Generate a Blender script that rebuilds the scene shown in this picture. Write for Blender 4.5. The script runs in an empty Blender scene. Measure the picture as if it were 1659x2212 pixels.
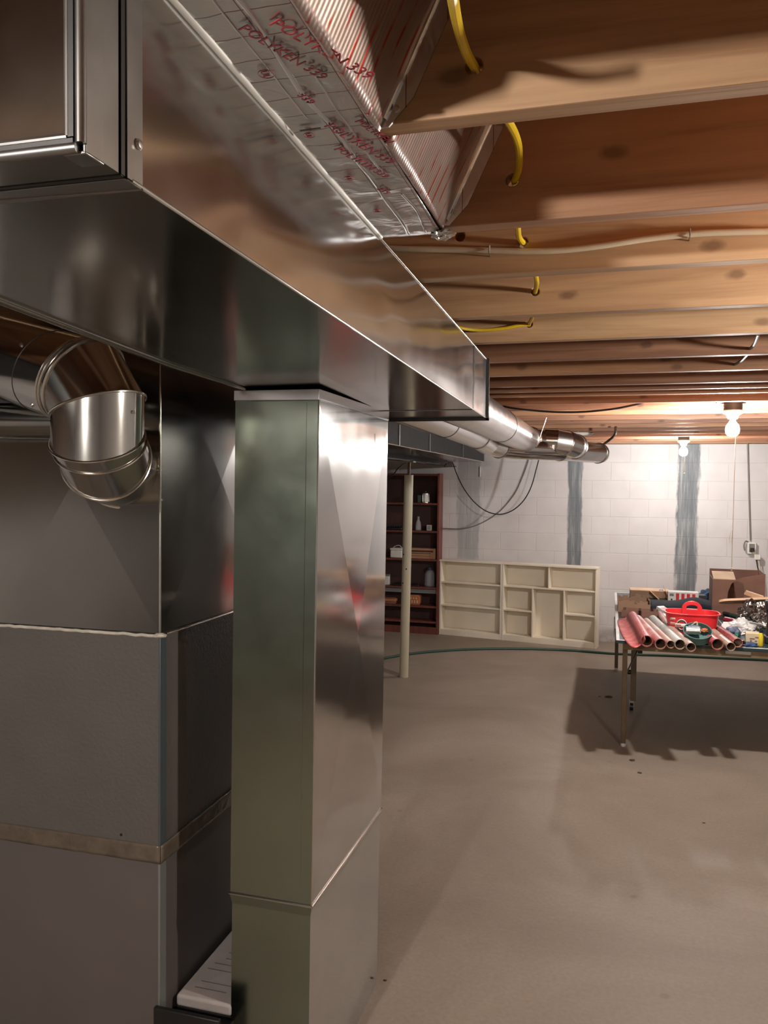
import bpy, bmesh, math, random
from mathutils import Vector, Matrix, noise
random.seed(7)
scene = bpy.context.scene
COL = scene.collection
# ------------------------------------------------------------------ camera, exposure
CAMZ = 1.75
FPX, CX, CY = 1740.0, 829.5, 1106.0
def _axes():
    d = Vector((1319 - CX, -(1050 - CY), -FPX)).normalized()
    j = -Vector((-5600 - CX, -(977 - CY), -FPX)); j = (j - d * j.dot(d)).normalized()
    return Matrix((j, d, j.cross(d)))
ROT = _axes()
cam_d = bpy.data.cameras.new('camera'); cam = bpy.data.objects.new('camera', cam_d); COL.objects.link(cam)
cam_d.sensor_fit = 'VERTICAL'; cam_d.sensor_height = 36.0; cam_d.lens = FPX / 2212.0 * 36.0
cam_d.clip_start = 0.02; cam_d.clip_end = 60
cam.matrix_world = Matrix.Translation((0, 0, CAMZ)) @ ROT.to_4x4()
scene.camera = cam
scene.view_settings.view_transform = 'Standard'
scene.view_settings.look = 'None'
scene.view_settings.gamma = 1.0
scene.view_settings.use_curve_mapping = False
scene.view_settings.exposure = 0.0
world = bpy.data.worlds.new('world'); scene.world = world
world.use_nodes = True
world.node_tree.nodes['Background'].inputs[0].default_value = (0.9, 0.95, 1.0, 1)
world.node_tree.nodes['Background'].inputs[1].default_value = 0.004
# strength of the bare bulbs (two seen far back, one beside the frame, one behind the camera)
BULB_E = {'near': 1700.0, 'far': 1200.0, 'side': 1120.0, 'behind': 2100.0}
scene.cycles.caustics_reflective = False
scene.cycles.caustics_refractive = False
BULB_COL = {'near': (1.0, .95, .91), 'far': (1.0, .95, .91), 'side': (1.0, .90, .78), 'behind': (1.0, .94, .87)}

def _ray(px, py): return ROT @ Vector((px - CX, -(py - CY), -FPX))
def PZ(px, py, z):
    r = _ray(px, py); r = r * ((z - CAMZ) / r.z); return Vector((r.x, r.y, z))
def PY(px, py, y):
    r = _ray(px, py); r = r * (y / r.y); return Vector((r.x, y, r.z + CAMZ))
def PX(px, py, x):
    r = _ray(px, py); r = r * (x / r.x); return Vector((x, r.y, r.z + CAMZ))

# ------------------------------------------------------------------ materials
MATS = {}
def nodes_of(name):
    m = bpy.data.materials.new(name); m.use_nodes = True
    nt = m.node_tree; b = nt.nodes['Principled BSDF']
    MATS[name] = m
    return m, nt, b
def N(nt, t, **kw):
    n = nt.nodes.new(t)
    for k, v in kw.items():
        if k.startswith('i_'):
            n.inputs[k[2:].replace('_', ' ')].default_value = v
        else: setattr(n, k, v)
    return n
def coords(nt, scale=(1, 1, 1), loc=(0, 0, 0), kind='Object'):
    tc = N(nt, 'ShaderNodeTexCoord'); mp = N(nt, 'ShaderNodeMapping')
    mp.inputs['Scale'].default_value = scale; mp.inputs['Location'].default_value = loc
    nt.links.new(tc.outputs[kind], mp.inputs['Vector'])
    return mp.outputs[0]
def ramp(nt, fac, stops):
    r = N(nt, 'ShaderNodeValToRGB'); el = r.color_ramp.elements
    while len(el) < len(stops): el.new(0.5)
    for e, (p, c) in zip(el, stops):
        e.position = p; e.color = (*c, 1) if len(c) == 3 else c
    nt.links.new(fac, r.inputs[0]); return r.outputs[0]
def mixc(nt, fac, a, b, mode='MIX'):
    m = N(nt, 'ShaderNodeMix', data_type='RGBA', blend_type=mode)
    for i, v in ((0, fac), (6, a), (7, b)):
        if hasattr(v, 'is_output'): nt.links.new(v, m.inputs[i])
        else: m.inputs[i].default_value = v if i == 0 else ((*v, 1) if len(v) == 3 else v)
    return m.outputs[2]
def math_n(nt, op, a, b=0.0, clamp=False):
    m = N(nt, 'ShaderNodeMath', operation=op); m.use_clamp = clamp
    for i, v in ((0, a), (1, b)):
        if hasattr(v, 'is_output'): nt.links.new(v, m.inputs[i])
        else: m.inputs[i].default_value = v
    return m.outputs[0]
def bump(nt, b, h, strength=1.0, dist=0.002, prev=None):
    n = N(nt, 'ShaderNodeBump'); n.inputs['Strength'].default_value = strength; n.inputs['Distance'].default_value = dist
    nt.links.new(h, n.inputs['Height'])
    if prev is not None: nt.links.new(prev, n.inputs['Normal'])
    nt.links.new(n.outputs[0], b.inputs['Normal']); return n.outputs[0]
def plain(name, col, rough=.55, metal=0.0, var=.12, vs=9.0, bmp=0.0, bs=60.0, **kw):
    m, nt, b = nodes_of(name)
    v = coords(nt)
    n = N(nt, 'ShaderNodeTexNoise', i_Scale=vs, i_Detail=4.0); nt.links.new(v, n.inputs['Vector'])
    c = ramp(nt, n.outputs[0], [(.3, [x * (1 - var) for x in col]), (.7, [min(1, x * (1 + var)) for x in col])])
    nt.links.new(c, b.inputs['Base Color'])
    b.inputs['Roughness'].default_value = rough; b.inputs['Metallic'].default_value = metal
    if bmp:
        n2 = N(nt, 'ShaderNodeTexNoise', i_Scale=bs, i_Detail=3.0); nt.links.new(v, n2.inputs['Vector'])
        bump(nt, b, n2.outputs[0], 1.0, bmp)
    for k, val in kw.items(): b.inputs[k.replace('_', ' ')].default_value = val
    return m
def galv(name, col=(.62, .63, .62), rough=.16, wav=.010, wscale=(1.6, 1.6, 1.6), spang=.05, streak=None):
    m, nt, b = nodes_of(name)
    v = coords(nt)
    vo = N(nt, 'ShaderNodeTexVoronoi', i_Scale=90.0); nt.links.new(v, vo.inputs['Vector'])
    n0 = N(nt, 'ShaderNodeTexNoise', i_Scale=5.0, i_Detail=5.0); nt.links.new(v, n0.inputs['Vector'])
    sp = math_n(nt, 'MULTIPLY', vo.outputs['Color'], spang)
    f = math_n(nt, 'ADD', sp, math_n(nt, 'MULTIPLY', n0.outputs[0], .5))
    c = ramp(nt, f, [(.1, [x * .90 for x in col]), (.5, [min(1, x * 1.08) for x in col])])
    nt.links.new(c, b.inputs['Base Color']); b.inputs['Metallic'].default_value = 1.0
    sc = coords(nt, (2, 2, 60) if streak == 'z' else (40, 3, 3) if streak == 'x' else (9, 9, 9))
    n1 = N(nt, 'ShaderNodeTexNoise', i_Scale=1.0, i_Detail=4.0); nt.links.new(sc, n1.inputs['Vector'])
    r = N(nt, 'ShaderNodeMapRange'); r.inputs[1].default_value = .3; r.inputs[2].default_value = .75
    r.inputs[3].default_value = rough * .88; r.inputs[4].default_value = rough * 1.14
    nt.links.new(n1.outputs[0], r.inputs[0]); nt.links.new(r.outputs[0], b.inputs['Roughness'])
    w = coords(nt, wscale)
    n2 = N(nt, 'ShaderNodeTexNoise', i_Scale=1.0, i_Detail=1.0); nt.links.new(w, n2.inputs['Vector'])
    bump(nt, b, n2.outputs[0], 1.0, wav)
    return m
def emit(name, col, e):
    m, nt, b = nodes_of(name)
    b.inputs['Base Color'].default_value = (.9, .9, .9, 1)
    b.inputs['Emission Color'].default_value = (*col, 1); b.inputs['Emission Strength'].default_value = e
    return m
def glass(name, col=(.9, .95, .95), rough=.03):
    m, nt, b = nodes_of(name)
    b.inputs['Base Color'].default_value = (*col, 1); b.inputs['Roughness'].default_value = rough
    b.inputs['Alpha'].default_value = .13; b.inputs['IOR'].default_value = 1.45; b.inputs['Specular IOR Level'].default_value = .9
    return m
def wood(name, c1, c2, dark, grain=(1.2, 26, 26), rough=.6, knots=True, seed=0.0):
    m, nt, b = nodes_of(name)
    v = coords(nt, grain, (seed, seed, seed))
    n = N(nt, 'ShaderNodeTexNoise', i_Scale=1.0, i_Detail=6.0, i_Roughness=.62, i_Distortion=.5); nt.links.new(v, n.inputs['Vector'])
    c = ramp(nt, n.outputs[0], [(.34, c2), (.5, c1), (.66, [min(1, x * 1.18) for x in c1])])
    v2 = coords(nt, (.7, 5, 5), (seed * 3, 1, 2))
    n2 = N(nt, 'ShaderNodeTexNoise', i_Scale=1.3, i_Detail=3.0); nt.links.new(v2, n2.inputs['Vector'])
    k = ramp(nt, n2.outputs[0], [(.34, (.72, .68, .66)), (.6, (1, 1, 1))])
    c = mixc(nt, 1.0, c, k, 'MULTIPLY')
    if knots:
        tc = N(nt, 'ShaderNodeTexCoord'); sp = N(nt, 'ShaderNodeSeparateXYZ'); nt.links.new(tc.outputs['Object'], sp.inputs[0])
        cb = N(nt, 'ShaderNodeCombineXYZ')
        row = math_n(nt, 'MULTIPLY', math_n(nt, 'FLOOR', math_n(nt, 'MULTIPLY', sp.outputs[1], 5.0)), 7.37)
        nt.links.new(math_n(nt, 'ADD', math_n(nt, 'MULTIPLY', sp.outputs[0], 3.0), row), cb.inputs[0]); nt.links.new(math_n(nt, 'MULTIPLY', sp.outputs[2], 5.5), cb.inputs[1])
        cb.inputs[2].default_value = seed
        vo = N(nt, 'ShaderNodeTexVoronoi', i_Scale=1.0, voronoi_dimensions='2D'); nt.links.new(cb.outputs[0], vo.inputs['Vector'])
        ng = N(nt, 'ShaderNodeTexNoise', i_Scale=30.0, i_Detail=2.0); nt.links.new(coords(nt), ng.inputs['Vector'])
        d = math_n(nt, 'ADD', vo.outputs['Distance'], math_n(nt, 'MULTIPLY', ng.outputs[0], .06))
        kf = ramp(nt, d, [(.07, (1, 1, 1)), (.12, (0, 0, 0))])
        c = mixc(nt, math_n(nt, 'MULTIPLY', kf, .6), c, dark)
    nt.links.new(c, b.inputs['Base Color']); b.inputs['Roughness'].default_value = rough
    bump(nt, b, n.outputs[0], .5, .0015)
    return m

M = {}
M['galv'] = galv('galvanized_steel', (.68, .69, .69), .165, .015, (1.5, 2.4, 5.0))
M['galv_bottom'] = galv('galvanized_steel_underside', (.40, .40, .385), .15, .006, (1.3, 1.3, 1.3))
M['galv_shadow'] = plain('shade_painted_steel', (.030, .030, .032), .6, 0.0, Specular_IOR_Level=.08)  # shade on the return duct side, put into a near-black steel colour
M['galv_strip'] = galv('galvanized_steel_strip', (.40, .40, .395), .32, .002, (3, 3, 3))
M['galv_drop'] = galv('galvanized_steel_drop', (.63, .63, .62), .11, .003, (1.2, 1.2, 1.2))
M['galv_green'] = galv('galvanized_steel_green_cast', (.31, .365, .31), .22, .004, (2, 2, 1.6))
M['galv_dark'] = galv('galvanized_steel_dull', (.36, .36, .34), .15, .006, (2, 2, 2))
M['galv_pipe'] = galv('galvanized_steel_pipe', (.62, .61, .58), .14, .0008, (6, 6, 6))
M['galv_round'] = galv('galvanized_steel_round', (.74, .74, .74), .24, .0007, (3, 3, 3))
M['bead'] = galv('rolled_steel_bead', (.74, .72, .68), .18, .001)
M['seam'] = plain('seam_shadow_steel', (.10, .10, .10), .35, .9)
M['foil'] = galv('foil_tape', (.70, .71, .72), .20, .006, (14, 9, 14), .0)
M['flange'] = plain('matte_zinc_edge', (.80, .80, .78), .5, .35)
M['screw'] = plain('screw_zinc', (.6, .6, .58), .3, 1.0)
M['red_ink'] = plain('red_ink', (.42, .03, .05), .5)
M['black_ink'] = plain('black_ink', (.02, .02, .02), .5)
M['joist'] = wood('joist_lumber', (.53, .325, .180), (.41, .225, .115), (.10, .045, .022))
M['joist_b'] = wood('joist_lumber_reddish', (.49, .265, .145), (.36, .175, .088), (.09, .04, .02), seed=3.3)
M['joist_c'] = wood('joist_lumber_pale', (.56, .36, .205), (.45, .265, .140), (.12, .055, .025), seed=8.1)
M['joist_d'] = wood('joist_lumber_dark', (.38, .195, .115), (.26, .12, .068), (.07, .03, .02), seed=5.7)
M['subfloor'] = wood('subfloor_boards', (.40, .19, .09), (.28, .12, .055), (.1, .04, .02), (20, 2, 20), knots=False)
M['paint_grey_tex'] = plain('grey_pebbled_paint', (.120, .113, .106), .42, 0, .05, 6, .0016, 85)
M['paint_grey'] = plain('grey_smooth_paint', (.130, .118, .115), .40, 0, .04, 4)
M['corner'] = plain('pale_grey_edge_paint', (.25, .275, .27), .35, .3, .04)
M['clear_tape'] = plain('brown_packing_tape', (.13, .106, .082), .18, 0, .2, 30, .002, 40)
M['corner_blue'] = plain('blue_grey_edge_paint', (.085, .11, .125), .35, .2, .04)
M['caulk'] = plain('cream_gasket', (.62, .58, .50), .7, 0, .15, 30, .002, 60)
M['black'] = plain('black_plastic', (.012, .012, .013), .45)
M['iron'] = plain('black_painted_steel', (.030, .028, .027), .5, .0, .3, 14)
M['post'] = plain('cream_painted_steel', (.50, .46, .34), .42, 0, .06, 6)
M['white_paint'] = plain('cream_shelf_paint', (.86, .79, .66), .5, 0, .05, 3)
M['bookcase'] = wood('reddish_bookcase_veneer', (.20, .060, .042), (.14, .040, .030), (.05, .02, .02), (26, 26, 1.5), .45, False)
M['bookcase_back'] = plain('dark_brown_back_panel', (.060, .026, .022), .6, 0, .2, 5)
M['yellow'] = plain('yellow_cable_jacket', (.72, .50, .02), .4)
M['cream_cable'] = plain('cream_cable_jacket', (.72, .62, .47), .45)
M['black_cable'] = plain('black_cable_jacket', (.015, .014, .014), .5)
M['grey_cable'] = plain('grey_cable_jacket', (.20, .185, .165), .5)
M['white_plastic'] = plain('white_plastic', (.75, .74, .70), .4)
M['porcelain'] = plain('white_porcelain', (.78, .76, .72), .25)
M['cardboard'] = plain('brown_cardboard', (.30, .185, .115), .8, 0, .1, 12)
M['cardboard_dark'] = plain('reddish_brown_cardboard', (.20, .10, .07), .8, 0, .12, 8)
M['cardboard_pale'] = plain('pale_inner_cardboard', (.60, .42, .28), .8)
M['hose'] = plain('green_rubber_hose', (.030, .085, .060), .45)
M['table_top'] = plain('dark_teal_table_paint', (.022, .045, .052), .30, 0, .1, 5)
M['white_line'] = plain('white_line_paint', (.72, .72, .70), .4)
M['table_wood'] = plain('brown_table_apron', (.21, .135, .07), .55, 0, .2, 10)
M['table_leg'] = plain('brown_painted_leg', (.155, .105, .06), .5, .2, .15, 10)
M['red_plastic'] = plain('bright_red_plastic', (.72, .028, .035), .35)
M['teal_plastic'] = plain('teal_plastic', (.08, .17, .16), .45)
M['navy'] = plain('navy_fabric', (.012, .016, .026), .9, 0, .3, 40, .003, 120)
M['blue'] = plain('blue_fabric', (.03, .07, .16), .8)
M['light_wood'] = plain('pale_sanded_wood', (.70, .44, .27), .55, 0, .1, 20)
M['clear_bag'] = plain('white_plastic_film', (.75, .73, .70), .25)
M['silver_wrap'] = galv('silver_foil_wrap', (.55, .53, .50), .25, .02, (30, 30, 30))
M['glass'] = glass('clear_glass')
M['green_glass'] = glass('green_tinted_glass', (.45, .62, .55))
M['blue_glass'] = glass('bluish_clear_plastic', (.72, .78, .86))
M['terracotta'] = plain('terracotta', (.50, .17, .075), .75)
M['filter'] = plain('white_filter_card', (.44, .41, .40), .8, 0, .08, 20)  # white card, its colour darkened for the shade it lies in
M['spider'] = plain('dry_brown_leaf', (.07, .05, .035), .9)

# floor: worn tan-grey concrete
m, nt, b = nodes_of('concrete_floor'); v = coords(nt)
n1 = N(nt, 'ShaderNodeTexNoise', i_Scale=.75, i_Detail=7.0, i_Roughness=.6, i_Distortion=.6); nt.links.new(v, n1.inputs['Vector'])
n2 = N(nt, 'ShaderNodeTexNoise', i_Scale=60.0, i_Detail=3.0); nt.links.new(v, n2.inputs['Vector'])
c = ramp(nt, n1.outputs[0], [(.30, (.255, .207, .160)), (.5, (.312, .258, .204)), (.66, (.375, .318, .258))])
c = mixc(nt, .5, c, ramp(nt, n2.outputs[0], [(.3, (.85, .85, .85)), (.7, (1.1, 1.1, 1.1))]), 'MULTIPLY')
vo = N(nt, 'ShaderNodeTexVoronoi', i_Scale=2.6); nt.links.new(coords(nt, (1, 1, 1), (.3, .7, 0)), vo.inputs['Vector'])
n3 = N(nt, 'ShaderNodeTexNoise', i_Scale=22.0, i_Detail=3.0); nt.links.new(v, n3.inputs['Vector'])
d = math_n(nt, 'ADD', vo.outputs['Distance'], math_n(nt, 'MULTIPLY', n3.outputs[0], .06))
spot = ramp(nt, d, [(.055, (1, 1, 1)), (.085, (0, 0, 0))])
c = mixc(nt, math_n(nt, 'MULTIPLY', spot, .45), c, (.20, .14, .075))
nt.links.new(c, b.inputs['Base Color']); b.inputs['Roughness'].default_value = .62
bump(nt, b, n2.outputs[0], .35, .0015); M['floor'] = m

# painted concrete block, with optional tar-grey sealed bands (x centre, half width, strength, z-top, z-bottom)
def block_wall(name, axis, bands=()):
    m, nt, b = nodes_of(name)
    tc = N(nt, 'ShaderNodeTexCoord'); sx = N(nt, 'ShaderNodeSeparateXYZ'); nt.links.new(tc.outputs['Object'], sx.inputs[0])
    cx = N(nt, 'ShaderNodeCombineXYZ'); nt.links.new(sx.outputs[axis], cx.inputs[0])
    nt.links.new(math_n(nt, 'ADD', sx.outputs[2], .018), cx.inputs[1])
    br = N(nt, 'ShaderNodeTexBrick', i_Scale=1.0, i_Mortar_Size=.005, i_Mortar_Smooth=.6, i_Brick_Width=.4064, i_Row_Height=.2032)
    br.offset = .5
    nt.links.new(cx.outputs[0], br.inputs['Vector'])
    n = N(nt, 'ShaderNodeTexNoise', i_Scale=3.0, i_Detail=6.0); nt.links.new(tc.outputs['Object'], n.inputs['Vector'])
    c = ramp(nt, n.outputs[0], [(.3, (.60, .575, .57)), (.65, (.68, .66, .655))])
    c = mixc(nt, math_n(nt, 'MULTIPLY', br.outputs['Fac'], .10), c, (.55, .52, .50))
    # scuffed dirt just above the floor
    low = math_n(nt, 'SUBTRACT', 1.0, math_n(nt, 'MULTIPLY', sx.outputs[2], 5.5), True)
    nd = N(nt, 'ShaderNodeTexNoise', i_Scale=7.0, i_Detail=6.0, i_Roughness=.7); nt.links.new(tc.outputs['Object'], nd.inputs['Vector'])
    dirt = math_n(nt, 'MULTIPLY', low, ramp(nt, nd.outputs[0], [(.42, (0, 0, 0)), (.62, (.75, .75, .75))]))
    c = mixc(nt, dirt, c, (.30, .22, .16))
    for (x0, hw, s, zt, zb) in bands:
        nn = N(nt, 'ShaderNodeTexNoise', i_Scale=1.0, i_Detail=6.0, i_Roughness=.65)
        nt.links.new(coords(nt, (16, 16, 3.2), (x0, 0, x0)), nn.inputs['Vector'])
        e = math_n(nt, 'ABSOLUTE', math_n(nt, 'SUBTRACT', sx.outputs[axis], x0))
        e = math_n(nt, 'ADD', e, math_n(nt, 'MULTIPLY', math_n(nt, 'SUBTRACT', nn.outputs[0], .5), hw * .9))
        f = N(nt, 'ShaderNodeMapRange'); f.clamp = True
        f.inputs[1].default_value = hw * 1.05; f.inputs[2].default_value = hw * .86; f.inputs[3].default_value = 0; f.inputs[4].default_value = 1
        nt.links.new(e, f.inputs[0])
        zz = N(nt, 'ShaderNodeMapRange'); zz.clamp = True
        zz.inputs[1].default_value = zb; zz.inputs[2].default_value = zb + .06; zz.inputs[3].default_value = 0; zz.inputs[4].default_value = s
        nt.links.new(math_n(nt, 'ADD', sx.outputs[2], math_n(nt, 'MULTIPLY', nn.outputs[0], .1)), zz.inputs[0])
        st = N(nt, 'ShaderNodeTexNoise', i_Scale=1.0, i_Detail=6.0, i_Roughness=.7)
        nt.links.new(coords(nt, (30, 30, 2.0), (0, 0, x0 * 2)), st.inputs['Vector'])
        cc = ramp(nt, st.outputs[0], [(.32, (.095, .115, .13)), (.52, (.17, .195, .21)), (.66, (.36, .37, .37))])
        c = mixc(nt, math_n(nt, 'MULTIPLY', f.outputs[0], zz.outputs[0]), c, cc)
    nt.links.new(c, b.inputs['Base Color']); b.inputs['Roughness'].default_value = .6
    inv = math_n(nt, 'SUBTRACT', 1.0, br.outputs['Fac'])
    nb = N(nt, 'ShaderNodeTexNoise', i_Scale=45.0, i_Detail=4.0); nt.links.new(tc.outputs['Object'], nb.inputs['Vector'])
    nl = N(nt, 'ShaderNodeTexNoise', i_Scale=4.0, i_Detail=2.0); nt.links.new(tc.outputs['Object'], nl.inputs['Vector'])
    h = math_n(nt, 'ADD', inv, math_n(nt, 'ADD', math_n(nt, 'MULTIPLY', nb.outputs[0], .22), math_n(nt, 'MULTIPLY', nl.outputs[0], .8)))
    bump(nt, b, h, .6, .0035)
    return m
M['wall_back'] = block_wall('painted_block_wall_far', 0, [(-1.60, .14, .42, 2.4, .9), (-.385, .085, .95, 2.4, .0), (.81, .115, .95, 2.4, .0)])
M['wall_x'] = block_wall('painted_block_wall', 0)
M['wall_y'] = block_wall('painted_block_wall_side', 1)

# foil-faced board: silver with fine rib lines and red threads
def foil_board(name, threads=(1, 1, 1)):
    m, nt, b = nodes_of(name)
    b.inputs['Metallic'].default_value = .85; b.inputs['Roughness'].default_value = .38
    w = N(nt, 'ShaderNodeTexWave', wave_type='BANDS', bands_direction='Y', i_Scale=36.0, i_Distortion=.6); nt.links.new(coords(nt), w.inputs['Vector'])
    w2 = N(nt, 'ShaderNodeTexWave', wave_type='BANDS', bands_direction='Y', i_Scale=9.0, i_Distortion=1.5, i_Detail=2.0); nt.links.new(coords(nt, (1, 1, 1), (0, .013, 0)), w2.inputs['Vector'])
    nn = N(nt, 'ShaderNodeTexNoise', i_Scale=18.0, i_Detail=3.0); nt.links.new(coords(nt), nn.inputs['Vector'])
    th = math_n(nt, 'MULTIPLY', ramp(nt, w2.outputs[0], [(.90, (0, 0, 0)), (.98, (1, 1, 1))]), ramp(nt, nn.outputs[0], [(.42, (0, 0, 0)), (.55, (1, 1, 1))]))
    c = mixc(nt, th, (.42, .33, .30), (.42, .05, .03))  # warm base tint puts the orange joists' reflection into the foil colour
    nt.links.new(c, b.inputs['Base Color'])
    bump(nt, b, math_n(nt, 'ADD', w.outputs[0], nn.outputs[0]), .35, .0007)
    return m
M['foil_board'] = foil_board('foil_faced_board')
m, nt, b = nodes_of('foil_tape_gridded'); b.inputs['Metallic'].default_value = 1.0; b.inputs['Roughness'].default_value = .27
v = coords(nt, (1, 1, 1), (.0, .01, 0))
br = N(nt, 'ShaderNodeTexBrick', i_Scale=1.0, i_Mortar_Size=.0008, i_Brick_Width=.055, i_Row_Height=.045); br.offset = 0.0
nt.links.new(v, br.inputs['Vector'])
c = mixc(nt, math_n(nt, 'MULTIPLY', br.outputs['Fac'], .8), (.66, .67, .66), (.20, .07, .08)); nt.links.new(c, b.inputs['Base Color'])
nn = N(nt, 'ShaderNodeTexNoise', i_Scale=9.0, i_Detail=4.0, i_Distortion=1.2); nt.links.new(coords(nt), nn.inputs['Vector'])
bump(nt, b, nn.outputs[0], .8, .008); M['foil_grid'] = m

# ------------------------------------------------------------------ mesh building helpers
def root_loc(o):
    while o.parent: o = o.parent
    return o.location.copy()
class MB:
    """collects shapes in world coordinates; build() links them as ONE mesh object"""
    def __init__(s): s.v = []; s.f = []
    def add(s, vs, fs):
        n = len(s.v); s.v += [Vector(p) for p in vs]; s.f += [[i + n for i in f] for f in fs]; return s
    def hexa(s, p):  # 8 points: bottom 4 ccw, top 4 ccw
        return s.add(p, [[3, 2, 1, 0], [4, 5, 6, 7], [0, 1, 5, 4], [1, 2, 6, 5], [2, 3, 7, 6], [3, 0, 4, 7]])
    def box(s, x0, x1, y0, y1, z0, z1, mtx=None):
        p = [(x0, y0, z0), (x1, y0, z0), (x1, y1, z0), (x0, y1, z0), (x0, y0, z1), (x1, y0, z1), (x1, y1, z1), (x0, y1, z1)]
        if mtx is not None: p = [mtx @ Vector(q) for q in p]
        return s.hexa(p)
    def prism(s, poly, d):  # planar polygon extruded along vector d
        n = len(poly); d = Vector(d)
        vs = [Vector(p) for p in poly] + [Vector(p) + d for p in poly]
        return s.add(vs, [list(range(n))[::-1], list(range(n, 2 * n))] + [[i, (i + 1) % n, n + (i + 1) % n, n + i] for i in range(n)])
    def tube(s, pts, r, seg=10, closed=False, cap=True, smooth=0):
        pts = [Vector(p) for p in pts]
        if smooth: pts = spline(pts, smooth)
        n = len(pts); rings = []
        t0 = (pts[1] - pts[0]).normalized()
        a = Vector((0, 0, 1)) if abs(t0.z) < .9 else Vector((1, 0, 0))
        u = t0.cross(a).normalized()
        for i in range(n):
            if closed: t = (pts[(i + 1) % n] - pts[i - 1]).normalized()
            else: t = (pts[min(i + 1, n - 1)] - pts[max(i - 1, 0)]).normalized()
            u = (u - t * u.dot(t)).normalized(); w = t.cross(u)
            rr = r[i] if isinstance(r, (list, tuple)) else r
            rings.append([pts[i] + (u * math.cos(2 * math.pi * k / seg) + w * math.sin(2 * math.pi * k / seg)) * rr for k in range(seg)])
        fs = []
        m_ = n if closed else n - 1
        for i in range(m_):
            j = (i + 1) % n
            for k in range(seg):
                k2 = (k + 1) % seg; fs.append([i * seg + k, i * seg + k2, j * seg + k2, j * seg + k])
        if cap and not closed:
            fs.append(list(range(seg))[::-1]); fs.append([(n - 1) * seg + k for k in range(seg)])
        return s.add([p for rg in rings for p in rg], fs)
    def lathe(s, prof, c, seg=24, axis='z', mtx=None):  # prof: (radius, height)
        c = Vector(c); vs = []; fs = []
        for (r, h) in prof:
            for k in range(seg):
                a = 2 * math.pi * k / seg; x, y = r * math.cos(a), r * math.sin(a)
                p = Vector((x, y, h)) if axis == 'z' else Vector((x, h, y)) if axis == 'y' else Vector((h, x, y))
                if mtx is not None: p = mtx @ p
                vs.append(c + p)
        n = len(prof)
        for i in range(n - 1):
            for k in range(seg):
                k2 = (k + 1) % seg; fs.append([i * seg + k, i * seg + k2, (i + 1) * seg + k2, (i + 1) * seg + k])
        if prof[0][0] > 1e-6: fs.append(list(range(seg))[::-1])
        if prof[-1][0] > 1e-6: fs.append([(n - 1) * seg + k for k in range(seg)])
        return s.add(vs, fs)
    def rings(s, rings, cap=True, closed=False):
        seg = len(rings[0]); fs = []
        for i in range(len(rings) - 1):
            for k in range(seg):
                k2 = (k + 1) % seg; fs.append([i * seg + k, i * seg + k2, (i + 1) * seg + k2, (i + 1) * seg + k])
        if cap:
            fs.append(list(range(seg))[::-1]); fs.append([(len(rings) - 1) * seg + k for k in range(seg)])
        return s.add([p for r in rings for p in r], fs)
    def build(s, name, mat, parent=None, flat=False, bev=0.0, bseg=2, world=True, angle=35):
        me = bpy.data.meshes.new(name)
        off = root_loc(parent) if (parent is not None and world) else Vector((0, 0, 0))
        me.from_pydata([p - off for p in s.v], [], s.f)
        bm = bmesh.new(); bm.from_mesh(me)
        bmesh.ops.remove_doubles(bm, verts=bm.verts, dist=1e-6)
        bmesh.ops.recalc_face_normals(bm, faces=bm.faces)
        bm.to_mesh(me); bm.free()
        me.materials.append(mat)
        if not flat:
            me.polygons.foreach_set('use_smooth', [True] * len(me.polygons))
            me.set_sharp_from_angle(angle=math.radians(angle))
        o = bpy.data.objects.new(name, me); COL.objects.link(o)
        if parent is not None: o.parent = parent
        if bev:
            b = o.modifiers.new('bevel', 'BEVEL'); b.width = bev; b.segments = bseg; b.limit_method = 'ANGLE'; b.angle_limit = math.radians(40)
        return o
def spline(pts, n):
    pts = [Vector(p) for p in pts]; out = []
    P = [pts[0] * 2 - pts[1]] + pts + [pts[-1] * 2 - pts[-2]]
    for i in range(1, len(P) - 2):
        a, b_, c_, d_ = P[i - 1], P[i], P[i + 1], P[i + 2]
        for k in range(n):
            t = k / n
            out.append(.5 * ((2 * b_) + (c_ - a) * t + (2 * a - 5 * b_ + 4 * c_ - d_) * t * t + (3 * b_ - a - 3 * c_ + d_) * t ** 3))
    out.append(pts[-1]); return out
def tag(o, label, cat, group=None, kind=None):
    o['label'] = label; o['category'] = cat
    if group: o['group'] = group
    if kind: o['kind'] = kind
    return o
def thing(name, loc, label, cat, group=None, rz=0.0):
    o = bpy.data.objects.new(name, None); COL.objects.link(o); o.empty_display_size = .05
    o.location = loc; o.rotation_euler = (0, 0, rz)
    return tag(o, label, cat, group)
def struct(o): o['kind'] = 'structure'; return o
def part_label(o, l): o['label'] = l; return o
def copy_tree(src, label, loc=None, rz=None):
    r = src.copy(); COL.objects.link(r); r['label'] = label
    if loc is not None: r.location = loc
    if rz is not None: r.rotation_euler = (0, 0, rz)
    for ch in list(src.children):
        c = ch.copy(); COL.objects.link(c); c.parent = r
        for g in list(ch.children):
            d = g.copy(); COL.objects.link(d); d.parent = c
    return r
def circle(c, n, r, seg=36):
    n = Vector(n).normalized(); a = Vector((0, 0, 1)) if abs(n.z) < .9 else Vector((1, 0, 0))
    u = n.cross(a).normalized(); w = n.cross(u); c = Vector(c)
    return [c + (u * math.cos(2 * math.pi * k / seg) + w * math.sin(2 * math.pi * k / seg)) * r for k in range(seg)]
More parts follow.
